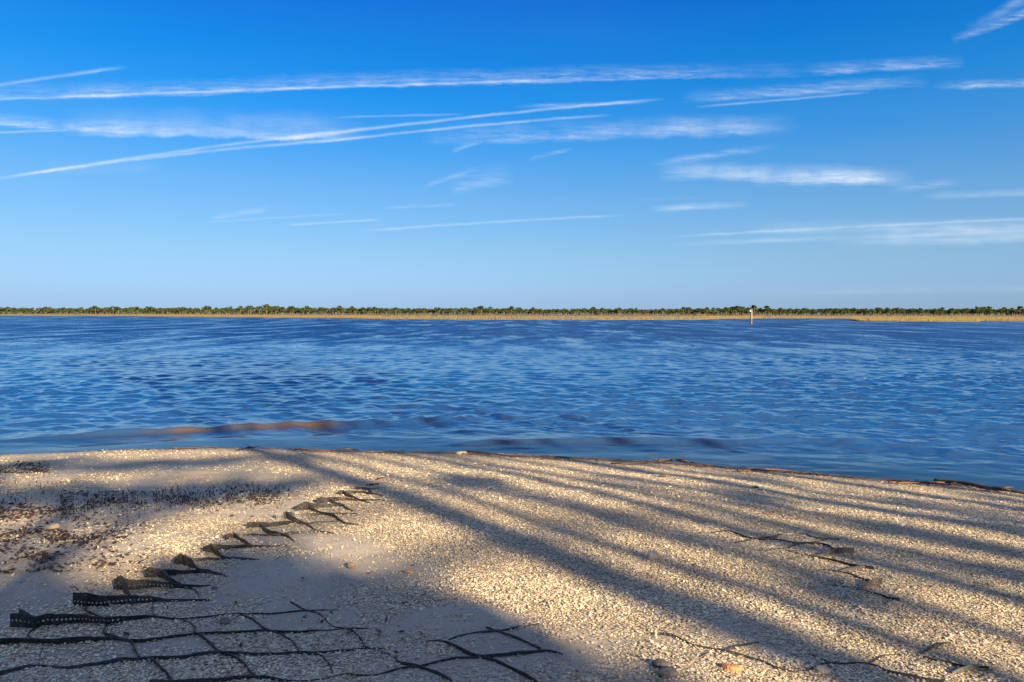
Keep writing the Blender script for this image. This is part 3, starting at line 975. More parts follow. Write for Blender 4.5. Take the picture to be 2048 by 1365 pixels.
def build_shade_trees():
    rs = np.random.RandomState(23)
    trunks = [(4.56, 0.30, -16.5), (5.06, 0.28, -18.5), (2.92, 0.50, -17.0), (3.36, 0.22, -14.5), (6.50, 0.46, -17.5),
              (7.15, 0.22, -15.2), (8.15, 0.42, -19.4), (9.4, 0.36, -16.4), (3.95, 0.17, -13.8), (5.78, 0.20, -15.4)]
    lab = ['straight pine trunk casting a thin shadow over the middle of the shell bed', 'tall pine casting the neighbouring thin shadow across the shells',
           'stout pine casting the broad dark shadow through the beach centre', 'thin young pine casting a faint narrow shadow on the shells',
           'thick pine casting the wide shadow on the right of the beach', 'spindly pine casting the faintest shadow near the water',
           'leaning pine casting a wide shadow by the driftwood', 'tall pine casting the outermost shadow along the wrack line',
           'slim sapling pine casting a soft streak between two darker ones', 'slim crooked pine casting the streak across the small torn mat']
    for (v, dia, ub), lb in zip(trunks, lab):
        x, y = uv(ub, v)
        z0 = float(ground(x, y))
        r = thing('pine_tree', (x, y, z0), lb, 'tree', 'pines standing behind the beach')
        a = Acc()
        bend = rs.normal(0, 0.10, 2)
        H_ = 17.5 + 2 * rs.rand()
        pts, rad = [], []
        for t in np.linspace(0, 1, 12):
            wig = (0.12 * math.sin(t * 9 + v * 2) + 0.06 * math.sin(t * 23 + v)) * t
            pts.append((bend[0] * t * 1.2 + wig * CT, bend[1] * t * 1.2 + wig * ST, H_ * t - 0.2))
            rad.append(dia / 2 * (1.15 - 0.75 * t))
        a.add(*tube(pts, rad, 10))
        cen, rd = [], []
        for j in range(11):
            f = 0.74 + 0.26 * (j + rs.rand()) / 11
            an = rs.rand() * 6.283
            L = 2.3 * (1.25 - f * 0.6) * (0.6 + 0.6 * rs.rand())
            b = Vector(pts[min(11, int(f * 11))])
            tip = Vector((b.x + math.cos(an) * L, b.y + math.sin(an) * L, f * H_ + 0.5))
            a.add(*tube([b, (b + tip) / 2 + Vector((0, 0, 0.1)), tip], [0.06, 0.045, 0.02], 5))
            cen.append(tip)
            rd.append((0.8, 0.8, 0.5))
        # a couple of dead stubs lower down
        for j in range(4):
            f = 0.45 + 0.22 * rs.rand()
            an = rs.rand() * 6.283
            b = Vector(pts[int(f * 11)])
            tip = b + Vector((math.cos(an), math.sin(an), 0.25)) * (0.5 + 0.8 * rs.rand())
            a.add(*tube([b, tip], [0.035, 0.012], 5))
        link('trunk', a.mesh('trunk', True), BARK, r)
        link('crown', quad_mesh('crown', leaf_cloud(rs, cen, rd, 900, 0.22)), PINE_LEAF, r)

    # live oaks whose spreading boughs dapple the beach
    # patches: (u, v, half-width across, half-length along, leaves)
    PATCH_A = [(7.2, 1.75, 0.8, 0.38, 420), (7.45, 0.95, 0.8, 0.36, 420), (7.75, 0.0, 0.6, 0.5, 330), (8.9, -0.7, 0.6, 0.9, 330), (9.6, 1.8, 1.0, 0.34, 420),
               (9.9, 0.8, 0.8, 0.30, 300), (10.9, -0.1, 0.9, 0.4, 330), (6.7, -0.9, 0.5, 0.6, 300), (6.3, 3.85, 0.40, 0.42, 150), (6.0, -1.9, 0.9, 0.7, 300),
               (11.6, -1.4, 0.7, 0.5, 260), (9.7, 3.0, 0.35, 0.5, 130), (4.3, 6.0, 0.3, 0.5, 90)]
    PATCH_B = [(4.7, 3.95, 0.35, 0.7, 44), (3.2, 4.05, 0.28, 0.6, 38), (2.3, 3.75, 0.25, 0.5, 33), (4.2, 5.75, 0.35, 0.7, 44), (2.7, 5.7, 0.30, 0.5, 33),
               (5.8, 5.6, 0.4, 0.7, 44), (3.4, 7.5, 0.4, 0.7, 50), (2.3, 6.85, 0.35, 0.5, 38), (5.2, 7.4, 0.4, 0.7, 44), (3.0, 8.8, 0.4, 0.6, 44),
               (7.4, 4.9, 0.35, 0.5, 33)]
    for ub, vb, patches, lb in ((-15.0, -1.6, PATCH_A, 'spreading live oak whose boughs dapple the muddy left of the beach'),
                                (-17.5, 5.9, PATCH_B, 'thin-leaved live oak among the pines, its boughs dappling the shell bed')):
        x, y = uv(ub, vb)
        z0 = float(ground(x, y))
        r = thing('oak_tree', (x, y, z0), lb, 'tree')
        a = Acc()
        o = Vector((x, y, z0))
        fork = Vector((0, 0, 6.0))
        a.add(*tube([(0, 0, -0.3), (0.05, 0.02, 2.5), fork], [0.36, 0.28, 0.24], 12))
        qs = []
        for (pu, pv, wv, wu, n) in patches:
            s = pu - ub + rs.uniform(-1.2, 1.2)
            c = shade_point(pu, pv, s)
            tip = c - o
            a.add(*tube([fork, fork.lerp(tip, 0.5) + Vector((0, 0, 0.5)), tip], [0.10, 0.07, 0.025], 6))
            d = rs.normal(size=(n, 3)) * 0.5
            d = d[np.linalg.norm(d, axis=1) < 1.2]
            m_ = len(d)
            across = d[:, 0] * wv
            up = d[:, 1] * wu * TAN
            dep = d[:, 2] * 0.6
            ctr = np.column_stack([tip.x + across * CT - dep * ST, tip.y + across * ST + dep * CT, tip.z + up + dep * -TAN])
            qs.append(leaf_cloud(rs, ctr, np.tile([0.05, 0.05, 0.03], (m_, 1)), m_, 0.11))
        link('trunk', a.mesh('trunk', True), BARK, r)
        link('crown', quad_mesh('crown', np.concatenate(qs)), OAK_LEAF, r)

    # evergreen shrubs: the solid shade over the near left of the beach
    for j, (v, wv, lb) in enumerate([(0.75, 1.65, 'tall rounded evergreen shrub next to the pines behind the beach'),
                                     (-2.4, 1.9, 'wide evergreen shrub between two others behind the beach'),
                                     (-6.0, 2.3, 'evergreen shrub at the far end of the row behind the beach')]):
        ub = -10.5 - 0.6 * j
        x, y = uv(ub, v)
        z0 = float(ground(x, y))
        r = thing('evergreen_shrub', (x, y, z0), lb, 'shrub', 'evergreen shrubs behind the beach')
        o = Vector((x, y, z0))
        a = Acc()
        cen, rd = [], []
        for q in range(60):
            across = rs.uniform(-1, 1)
            lim = 4.9 - 1.0 * max(0, abs(across) - 0.45) if j else (4.45 + 0.5 * smooth(0.1, 0.4, across) - 6.0 * max(0, across - 0.45))
            pu = float(lim) - 1.0 - 9.0 * (rs.rand() if q > 14 else 0.0)
            p = shade_point(pu, v + across * (wv - 0.55), pu - ub + rs.uniform(-0.5, 0.5)) - o
            cen.append(p)
            rd.append((0.60, 0.60, 0.36))
            if q % 5 == 0:
                a.add(*tube([(rs.normal(0, 0.15), rs.normal(0, 0.15), -0.1), (p.x * 0.4, p.y * 0.4, p.z * 0.5), p], [0.06, 0.045, 0.015], 5))
        link('stem', a.mesh('stem', True), BARK, r)
        link('foliage', quad_mesh('foliage', leaf_cloud(rs, cen, rd, 4600, 0.13)), OAK_LEAF, r)


build_shade_trees()


# ------------------------------------------------------------------ crushed shell
def build_shells():
    rs = np.random.RandomState(31)
    bands = [(2.35, 3.4, 11000, 0.80), (3.4, 4.6, 8600, 0.84), (4.6, 6.4, 4600, 0.95), (6.4, 8.6, 1700, 1.1), (8.6, 11.6, 700, 1.2)]
    P, S = [], []
    for y0, y1, den, sc in bands:
        w = 0.86 * y1 + 0.5
        n = int(den * (y1 - y0) * 2 * w)
        x = rs.uniform(-w, w, n)
        y = rs.uniform(y0, y1, n)
        ok = (np.abs(x) < 0.86 * y + 0.45) & (rs.rand(n) < np.clip(cover(x, y) * 1.05, 0, 1)) & (y < shore(x) + 0.10)
        P.append(np.column_stack([x[ok], y[ok]]))
        S.append(np.full(ok.sum(), sc))
    P = np.concatenate(P)
    S = np.concatenate(S)
    n = len(P)
    z = ground(P[:, 0], P[:, 1]) + (fbm(P[:, 0] * 9, P[:, 1] * 9, 41, 3) - 0.5) * 0.018
    size = np.exp(rs.normal(math.log(0.0049), 0.28, n)) * S
    big = rs.rand(n) < 0.0015
    size[big] *= 1.9
    asp = 1.0 + 1.1 * rs.rand(n) ** 1.5
    # local flake: 6 rim points + raised middle
    K = 6
    ang = (np.arange(K) / K * 2 * math.pi)[None, :] + rs.uniform(-0.25, 0.25, (n, K))
    rad = rs.uniform(0.65, 1.2, (n, K))
    lx = np.cos(ang) * rad * (size * asp)[:, None]
    ly = np.sin(ang) * rad * size[:, None]
    cup = rs.uniform(-0.1, 0.5, n)
    lz = rs.uniform(-0.10, 0.10, (n, K)) * size[:, None]
    L = np.zeros((n, K + 1, 3))
    L[:, :K, 0], L[:, :K, 1], L[:, :K, 2] = lx, ly, lz
    L[:, K, 2] = size * cup
    yaw = rs.uniform(0, 6.283, n)
    tilt = np.abs(rs.normal(0, 0.32, n))
    taz = rs.uniform(0, 6.283, n)
    cy, sy = np.cos(yaw), np.sin(yaw)
    x1 = L[..., 0] * cy[:, None] - L[..., 1] * sy[:, None]
    y1 = L[..., 0] * sy[:, None] + L[..., 1] * cy[:, None]
    z1 = L[..., 2]
    ca, sa = np.cos(taz), np.sin(taz)
    p = x1 * ca[:, None] + y1 * sa[:, None]
    q = -x1 * sa[:, None] + y1 * ca[:, None]
    ct, s_t = np.cos(tilt), np.sin(tilt)
    p2 = p * ct[:, None] - z1 * s_t[:, None]
    z2 = p * s_t[:, None] + z1 * ct[:, None]
    X = p2 * ca[:, None] - q * sa[:, None]
    Y = p2 * sa[:, None] + q * ca[:, None]
    lift = size * (0.25 + 0.55 * np.sin(tilt)) + 0.002
    V = np.stack([X + P[:, 0:1], Y + P[:, 1:2], z2 + (z + lift)[:, None]], -1)
    base = (np.arange(n) * (K + 1))[:, None, None]
    tri = np.array([[i, (i + 1) % K, K] for i in range(K)])[None]
    T = (base + tri).reshape(-1, 3)
    me = mesh_from('crushed_shell', V.reshape(-1, 3), tris=T)
    pal = np.array([(0.74, 0.62, 0.41), (0.69, 0.56, 0.355), (0.61, 0.48, 0.295), (0.57, 0.48, 0.35), (0.48, 0.38, 0.26), (0.36, 0.27, 0.18), (0.24, 0.17, 0.12), (0.40, 0.22, 0.12)])
    pi_ = rs.choice(8, n, p=[0.22, 0.25, 0.18, 0.12, 0.11, 0.06, 0.035, 0.025])
    colr = pal[pi_] * rs.uniform(0.8, 1.15, (n, 1))
    dw = shore(P[:, 0]) - P[:, 1] + 0.5 * (fbm(P[:, 0] * 1.3, P[:, 1] * 1.3, 44, 3) - 0.5)
    colr = colr * (0.32 + 0.68 * smooth(0.15, 0.75, dw))[:, None]
    tide = fbm(P[:, 0] * 0.35 + 3, (shore(P[:, 0]) - P[:, 1]) * 1.5, 47, 4)
    colr = colr * (0.70 + 0.46 * smooth(0.30, 0.66, tide))[:, None]
    c4 = np.ones((n, K + 1, 4))
    c4[..., :3] = colr[:, None, :]
    attr(me, 'tone', c4.reshape(-1, 4), 'FLOAT_COLOR')
    m, k, out = new_mat('shell_chips')
    at = k.n('ShaderNodeAttribute', attribute_name='tone').outputs['Color']
    geo = k.n('ShaderNodeNewGeometry').outputs['Position']
    nn = k.noise(geo, 260, 2, 0.6)
    principled(k, out, k.mix(k.range(nn, 0.35, 0.8, 0, 0.45), at, (0.22, 0.17, 0.12)), 0.6, 0.35)
    link('crushed_shell', me, m, kind='stuff', label='crushed oyster shell spread over the beach', category='shell')
    print('SHELLS', n)


build_shells()


# ------------------------------------------------------------------ geocell mats
PLASTIC = None


def plastic_mat():
    m, k, out = new_mat('black_plastic')
    geo = k.n('ShaderNodeNewGeometry').outputs['Position']
    n = k.noise(geo, 14.0, 4, 0.6)
    n2 = k.noise(geo, 90.0, 3, 0.6)
    col = k.mix(k.range(n, 0.40, 0.75), (0.010, 0.010, 0.012), (0.030, 0.028, 0.028))
    col = k.mix(k.m('MULTIPLY', k.range(n2, 0.52, 0.72), 0.6), col, (0.15, 0.13, 0.11))
    principled(k, out, col, k.range(n, 0.3, 0.7, 0.38, 0.6), 0.45, bump(k, n2, 0.25, 0.003))
    return m


def grey_mat():  # lighter grey plastic for a few of the strips
    m, k, out = new_mat('grey_plastic')
    geo = k.n('ShaderNodeNewGeometry').outputs['Position']
    n = k.noise(geo, 22.0, 4, 0.6)
    col = k.mix(k.range(n, 0.35, 0.7), (0.05, 0.046, 0.042), (0.12, 0.11, 0.10))
    principled(k, out, col, 0.6, 0.35)
    return m


def catmull(P, n_per):
    P = np.asarray(P, float)
    out = []
    for i in range(len(P) - 1):
        p0, p1, p2, p3 = P[max(i - 1, 0)], P[i], P[i + 1], P[min(i + 2, len(P) - 1)]
        for t in np.linspace(0, 1, n_per, endpoint=False):
            out.append(0.5 * ((2 * p1) + (-p0 + p2) * t + (2 * p0 - 5 * p1 + 4 * p2 - p3) * t * t + (-p0 + 3 * p1 - 3 * p2 + p3) * t ** 3))
    out.append(P[-1])
    return np.array(out)


def cell_wall(parent, pts, mat, holes=False, lean=0.0, rs=random):
    """one standing strip: pts = (px, py of its foot, visible height in px)"""
    g = []
    for (u, v, h) in pts:
        v = min(v, 1400)
        x, y = px(u, v)
        g.append((x, y, max(h * 1.08, 1.9) * y / FPX * 1.05))
    c = catmull(g, 14)
    c[:, 2] = np.interp(np.arange(len(c)) / 14.0, np.arange(len(g)), [q[2] for q in g])
    # resample at an even pitch
    seg = np.r_[0, np.cumsum(np.hypot(np.diff(c[:, 0]), np.diff(c[:, 1])))]
    pitch = 0.020
    n = max(3, int(seg[-1] / pitch) + 1)
    s = np.linspace(0, seg[-1], n)
    x, y, h = np.interp(s, seg, c[:, 0]), np.interp(s, seg, c[:, 1]), np.interp(s, seg, c[:, 2])
    tx, ty = np.gradient(x), np.gradient(y)
    L = np.hypot(tx, ty) + 1e-9
    nx, ny = -ty / L, tx / L
    zg = ground(x, y) + (fbm(x * 9, y * 9, 41, 3) - 0.5) * 0.018
    ph = rs.uniform(0, 6)
    wave = np.sin(s * 9 + ph) * 0.10 + np.sin(s * 23 + ph * 2) * 0.05 + lean
    h = h * (1 + 0.05 * np.sin(s * 40 + ph))

    def pt(i, f):          # f: fractional column, height -0.03 .. h
        i0 = int(min(max(math.floor(i), 0), n - 2))
        t = i - i0
        lerp = lambda a: a[i0] * (1 - t) + a[i0 + 1] * t
        w = lerp(wave)
        return (lerp(x) + lerp(nx) * w * f, lerp(y) + lerp(ny) * w * f, lerp(zg) + f)
    V, Fc = [], []

    def vert(p):
        V.append(p)
        return len(V) - 1
    for i in range(n - 1):
        h0, h1 = h[i], h[i + 1]
        hm = min(h0, h1)
        r = 0.0058
        if holes and hm > 0.030:
            zc = min(0.016 + 0.10 * hm, hm - 0.012)
            if holes == 2:
                zc = hm * 0.5
            a, b = zc - 0.010, zc + 0.010
            q = [vert(pt(i, -0.03)), vert(pt(i + 1, -0.03)), vert(pt(i + 1, a)), vert(pt(i, a)), vert(pt(i + 1, b)), vert(pt(i, b)), vert(pt(i + 1, h1)), vert(pt(i, h0))]
            Fc += [(q[0], q[1], q[2], q[3]), (q[5], q[4], q[6], q[7])]
            ring = [vert(pt(i + 0.5 + math.cos(t) * r / pitch, zc + math.sin(t) * r)) for t in (np.arange(8) + 0.5) / 8 * 2 * math.pi]
            # corners counter-clockwise from upper right: q4, q5, q3, q2
            Fc += [(ring[0], q[4], ring[1]), (ring[1], q[4], q[5], ring[2]), (ring[2], q[5], ring[3]), (ring[3], q[5], q[3], ring[4]), (ring[4], q[3], ring[5]),
                   (ring[5], q[3], q[2], ring[6]), (ring[6], q[2], ring[7]), (ring[7], q[2], q[4], ring[0])]
        else:
            q = [vert(pt(i, -0.03)), vert(pt(i + 1, -0.03)), vert(pt(i + 1, h1)), vert(pt(i, h0))]
            Fc.append(tuple(q))
    bm = bmesh.new()
    bv = [bm.verts.new(v) for v in V]
    for f in Fc:
        try:
            bm.faces.new([bv[i] for i in f])
        except ValueError:
            pass
    bmesh.ops.remove_doubles(bm, verts=bm.verts[:], dist=0.0006)
    me = bpy.data.meshes.new('cell_wall')
    bm.to_mesh(me)
    bm.free()
    ox, oy = parent.location.x, parent.location.y
    for v in me.vertices:
        v.co -= parent.location
    o = link('cell_wall', me, mat, parent)
    md = o.modifiers.new('thickness', 'SOLIDIFY')
    md.thickness = 0.0035
    md.offset = 0
    return o


LEFT_WALLS = [
    # near honeycomb
    ([(22, 1258, 23), (55, 1258, 26), (75, 1256, 22), (110, 1252, 21), (154, 1249, 17), (190, 1250, 15), (222, 1251, 14), (264, 1243, 9), (308, 1238, 5), (373, 1240, 3), (450, 1233, 3), (480, 1231, 3), (547, 1230, 4), (609, 1225, 3), (680, 1221, 1)], 2),
    ([(38, 1243, 19), (60, 1248, 15), (80, 1252, 11), (68, 1263, 6), (57, 1277, 4), (75, 1282, 3), (88, 1291, 2), (82, 1312, 2), (79, 1334, 2)], 0),
    ([(-60, 1300, 12), (0, 1294, 12), (44, 1289, 11), (88, 1291, 10), (132, 1290, 11), (200, 1285, 9), (245, 1284, 4), (265, 1288, 7), (300, 1286, 6), (345, 1277, 5), (391, 1271, 4), (450, 1269, 5), (527, 1265, 5), (586, 1267, 5), (664, 1261, 3), (738, 1260, 1)], 0),
    ([(-60, 1365, 10), (0, 1354, 9), (44, 1343, 8), (79, 1338, 3), (110, 1338, 3), (132, 1340, 5), (165, 1338, 7), (200, 1333, 7), (240, 1327, 8), (275, 1324, 7), (310, 1322, 5), (350, 1320, 7), (395, 1314, 6), (449, 1311, 6), (508, 1313, 5), (601, 1309, 5), (664, 1307, 4), (734, 1299, 2), (773, 1300, 1)], 0),
    ([(300, 1378, 12), (430, 1366, 8), (516, 1360, 7), (570, 1365, 4), (620, 1365, 3), (684, 1353, 3), (742, 1354, 3), (800, 1342, 3), (837, 1337, 4), (905, 1321, 5), (973, 1318, 6), (1042, 1310, 6), (1093, 1303, 4), (1127, 1309, 1)], 0),
    ([(171, 1206, 8), (174, 1214, 8), (171, 1226, 5), (187, 1233, 5), (213, 1243, 5), (217, 1249, 4), (208, 1267, 4), (213, 1275, 6), (242, 1284, 6), (264, 1290, 5), (280, 1317, 4), (305, 1325, 6), (322, 1341, 7), (334, 1355, 8), (345, 1370, 8)], 0),
    ([(308, 1206, 3), (305, 1224, 3), (310, 1234, 3), (334, 1237, 3), (362, 1240, 3), (384, 1249, 3), (391, 1258, 3), (389, 1267, 4), (404, 1276, 6), (424, 1293, 7), (439, 1308, 7), (469, 1318, 6), (492, 1334, 7), (508, 1353, 8), (524, 1364, 7)], 0),
    ([(480, 1230, 2), (508, 1242, 4), (527, 1258, 5), (547, 1266, 4), (578, 1278, 4), (594, 1294, 4), (602, 1307, 4), (641, 1315, 4), (660, 1333, 5), (667, 1348, 3)], 0),
    ([(582, 1205, 2), (609, 1222, 3), (641, 1232, 3), (664, 1253, 3), (703, 1264, 3), (723, 1282, 4), (734, 1297, 3), (789, 1315, 1), (796, 1327, 2)], 0),
    ([(792, 1316, 3), (799, 1329, 4), (837, 1337, 5), (871, 1348, 7), (905, 1367, 8)], 0),
    ([(854, 1284, 1), (885, 1283, 3), (905, 1292, 5), (939, 1312, 7), (967, 1319, 7), (998, 1328, 7), (1042, 1348, 7), (1080, 1368, 6)], 0),
    ([(898, 1281, 2), (946, 1267, 2), (1001, 1263, 3), (1080, 1249, 2)], 0),
    ([(973, 1256, 1), (1001, 1266, 3), (1042, 1281, 4), (1083, 1299, 4)], 0),
    # row of torn corners running back towards the water
    ([(147, 1213, 23), (170, 1215, 25), (195, 1215, 22), (235, 1212, 16), (273, 1209, 15), (310, 1207, 9), (352, 1205, 4), (420, 1203, 1)], 1),
    ([(228, 1183, 16), (240, 1184, 25), (262, 1183, 19), (312, 1179, 13), (365, 1178, 8), (400, 1175, 4), (425, 1173, 1)], 2),
    ([(243, 1184, 22), (254, 1190, 15), (262, 1197, 4), (274, 1203, 3)], 0),
    ([(377, 1175, 4), (395, 1190, 3), (398, 1201, 2)], 0),
    ([(290, 1157, 12), (300, 1157, 20), (325, 1155, 14), (360, 1152, 8), (405, 1148, 5), (430, 1150, 3), (453, 1155, 1)], 0),
    ([(318, 1153, 13), (338, 1167, 11), (356, 1172, 6), (371, 1175, 3)], 0),
    ([(349, 1131, 12), (362, 1131, 20), (388, 1125, 7), (450, 1121, 4), (515, 1120, 1)], 0),
    ([(362, 1129, 18), (383, 1136, 15), (400, 1144, 5), (440, 1149, 2), (454, 1156, 1)], 1),
    ([(407, 1105, 9), (423, 1106, 15), (449, 1102, 9), (478, 1098, 6), (517, 1097, 4), (576, 1094, 1)], 0),
    ([(423, 1105, 14), (436, 1112, 12), (451, 1119, 5), (480, 1119, 3), (519, 1120, 1)], 1),
    ([(451, 1081, 6), (459, 1079, 9), (486, 1075, 4), (525, 1074, 4), (560, 1073, 5), (600, 1068, 3), (640, 1066, 3), (668, 1069, 1)], 0),
    ([(470, 1076, 9), (488, 1087, 9), (504, 1095, 3)], 1),
    ([(494, 1058, 11), (521, 1057, 10), (548, 1054, 9), (576, 1050, 6), (592, 1047, 3)], 1),
    ([(521, 1057, 8), (537, 1069, 8), (568, 1074, 5), (590, 1084, 2)], 0),
    ([(553, 1041, 9), (572, 1039, 13), (588, 1035, 8), (634, 1033, 5), (652, 1032, 2)], 1),
    ([(572, 1037, 12), (590, 1047, 9), (605, 1051, 6), (615, 1052, 4), (636, 1067, 2)], 1),
    ([(605, 1051, 4), (640, 1048, 3), (680, 1045, 1)], 0),
    ([(592, 1024, 10), (610, 1023, 17), (628, 1019, 10), (663, 1015, 7), (685, 1014, 4), (697, 1021, 4), (707, 1025, 1)], 1),
    ([(618, 1022, 9), (640, 1029, 5), (668, 1037, 7), (690, 1049, 4), (718, 1052, 1)], 0),
    ([(648, 1029, 3), (680, 1030, 3), (716, 1029, 2)], 0),
    ([(634, 1008, 10), (645, 1008, 13), (658, 1007, 11), (690, 1003, 6), (722, 1003, 4), (770, 1003, 1)], 1),
    ([(655, 1006, 9), (672, 1010, 5), (690, 1013, 3)], 0),
    ([(676, 992, 6), (684, 991, 9), (700, 990, 6), (730, 988, 4), (767, 994, 1)], 0),
    ([(688, 991, 8), (708, 999, 6), (740, 1007, 1)], 0),
    ([(711, 980, 7), (728, 980, 5), (744, 981, 3), (760, 979, 1)], 0),
    ([(726, 981, 5), (744, 988, 3)], 0),
    ([(734, 973, 2), (745, 971, 3), (760, 970, 1)], 0),
]
RIGHT_WALLS = [
    ([(1424, 1066, 2), (1463, 1064, 3), (1510, 1078, 3), (1551, 1079, 3), (1595, 1087, 3), (1615, 1087, 4), (1654, 1091, 4), (1673, 1101, 5), (1708, 1099, 6)], 0, 0),
    ([(1510, 1078, 3), (1551, 1074, 3), (1566, 1069, 3), (1610, 1070, 3), (1634, 1077, 3), (1678, 1079, 3)], 0, 0),
    ([(1470, 1086, 2), (1505, 1079, 2)], 0, 0),
    ([(1520, 1101, 2), (1566, 1098, 2), (1600, 1088, 3), (1634, 1085, 3), (1656, 1078, 2)], 0, 0),
    ([(1583, 1120, 3), (1612, 1113, 3), (1642, 1113, 4), (1668, 1108, 10), (1690, 1107, 12), (1709, 1108, 11)], 0, 1),
    ([(1571, 1100, 2), (1615, 1112, 3), (1656, 1119, 4), (1693, 1128, 5), (1727, 1136, 6), (1749, 1140, 7)], 0, 0),
    ([(1647, 1140, 2), (1693, 1148, 3), (1717, 1156, 3), (1742, 1163, 4)], 0, 0),
    ([(1671, 1145, 2), (1698, 1143, 6), (1730, 1138, 6)], 0, 1),
    ([(1717, 1178, 3), (1738, 1172, 9), (1750, 1168, 12), (1766, 1169, 12)], 0, 1),
    ([(1656, 1170, 2), (1712, 1178, 3), (1754, 1190, 3), (1781, 1200, 5), (1801, 1203, 7)], 0, 0),
    ([(1770, 1208, 2), (1786, 1200, 4)], 0, 1),
]
FRONT_WALLS = [
    ([(1300, 1267, 2), (1347, 1273, 3), (1388, 1291, 3), (1446, 1303, 4), (1519, 1322, 4), (1556, 1338, 4), (1603, 1347, 4), (1629, 1337, 3), (1665, 1328, 4), (1738, 1330, 4), (1775, 1344, 4), (1830, 1358, 7), (1890, 1368, 8)], 0, 0),
    ([(1402, 1316, 2), (1420, 1304, 3)], 0, 0),
    ([(1446, 1303, 3), (1483, 1293, 4), (1519, 1284, 2)], 0, 0),
    ([(1618, 1310, 2), (1665, 1328, 4)], 0, 0),
    ([(1738, 1329, 3), (1767, 1312, 3), (1804, 1308, 1)], 0, 0),
    ([(1837, 1309, 3), (1870, 1296, 5), (1903, 1289, 4)], 0, 0),
    ([(1848, 1314, 3), (1921, 1333, 5), (1978, 1339, 7)], 0, 0),
    ([(1906, 1349, 4), (1939, 1342, 11), (1960, 1340, 8)], 0, 1),
]


def build_geocells():
    blk, gry = plastic_mat(), grey_mat()
    rs = random.Random(4)

    def root(u, v, label):
        x, y = px(u, v)
        return thing('geocell_mat', (x, y, float(ground(x, y))), label, 'geocell mat')
    r = root(330, 1260, 'black perforated honeycomb geocell mat half buried, its torn corners in a row towards the water')
    for w, h in LEFT_WALLS:
        cell_wall(r, w, blk, h, rs.uniform(-0.25, 0.25), rs)
    r = root(1640, 1110, 'small torn honeycomb mat with grey flaps amid the sunlit shell bed')
    for w, h, fd in RIGHT_WALLS:
        cell_wall(r, w, gry if fd else blk, h, rs.uniform(-0.3, 0.3), rs)
    r = root(1600, 1335, 'buried honeycomb mat showing thin black edges beside the red-brown brick fragment')
    for w, h, fd in FRONT_WALLS:
        cell_wall(r, w, gry if fd else blk, h, rs.uniform(-0.3, 0.3), rs)


build_geocells()


# ------------------------------------------------------------------ loose stones, leaves, sticks
def lump(name, u, v, wpx, label, cat, c1, c2, h=0.6, depth=0.8, seed=0, rough=0.75, rotz=0.0, group=None):
    rs = np.random.RandomState(seed)
    x, y = px(u, v)
    w = wpx * y / FPX / 2
    bm = bmesh.new()
    bmesh.ops.create_icosphere(bm, subdivisions=3, radius=1)
    ax = rs.normal(size=(7, 3))
    ax /= np.linalg.norm(ax, axis=1)[:, None]
    cut = rs.uniform(0.62, 0.92, 7)
    for vv in bm.verts:
        p = np.array(vv.co)
        for a, c in zip(ax, cut):
            d = p @ a
            if d > c:
                p = p - a * (d - c) * 0.85
        p *= 1 + 0.10 * (float(vnoise(np.array(p[0] * 2.3 + seed), np.array(p[1] * 2.3 + p[2] * 1.7), seed)) - 0.5)
        vv.co = Vector((p[0] * w, p[1] * w * depth, p[2] * w * h))
    me = bpy.data.meshes.new(name)
    bm.to_mesh(me)
    bm.free()
    o = link(name, me, simple_mat(name + '_surface', c1, c2, 45.0, rough, 0.3, 1.0, 0.010))
    o.location = (x, y, float(ground(x, y)) + w * h * 0.55)
    o.rotation_euler = (rs.uniform(-0.2, 0.2), rs.uniform(-0.2, 0.2), rotz)
    for p in me.polygons:
        p.use_smooth = True
    o['label'], o['category'] = label, cat
    if group:
        o['group'] = group
    return o


def leaf(u, v, wpx, label, c1, c2, seed):
    rs = np.random.RandomState(seed)
    x, y = px(u, v)
    w = wpx * y / FPX / 2
    n = 9
    V = []
    for i in range(n):
        t = i / (n - 1)
        hw = 0.45 * math.sin(math.pi * min(max(t, 0.02), 0.98)) ** 0.8 * w
        cx = (t * 2 - 1) * w
        arch = 0.30 * w * math.sin(math.pi * t) + 0.004
        V += [(cx, -hw, arch * 0.5), (cx, 0, arch), (cx, hw, arch * 0.6)]
    V = np.array(V)
    me = mesh_from('fallen_leaf', V, quads=grid_quads(n, 3), smooth_=True)
    o = link('fallen_leaf', me, simple_mat('dead_leaf', c1, c2, 50.0, 0.6, 0.3))
    md = o.modifiers.new('thickness', 'SOLIDIFY')
    md.thickness = 0.0012
    o.location = (x, y, float(ground(x, y)) + 0.010)
    o.rotation_euler = (rs.uniform(-0.3, 0.3), rs.uniform(-0.15, 0.15), rs.uniform(-0.5, 0.5))
    o['label'], o['category'] = label, 'leaf'
    return o


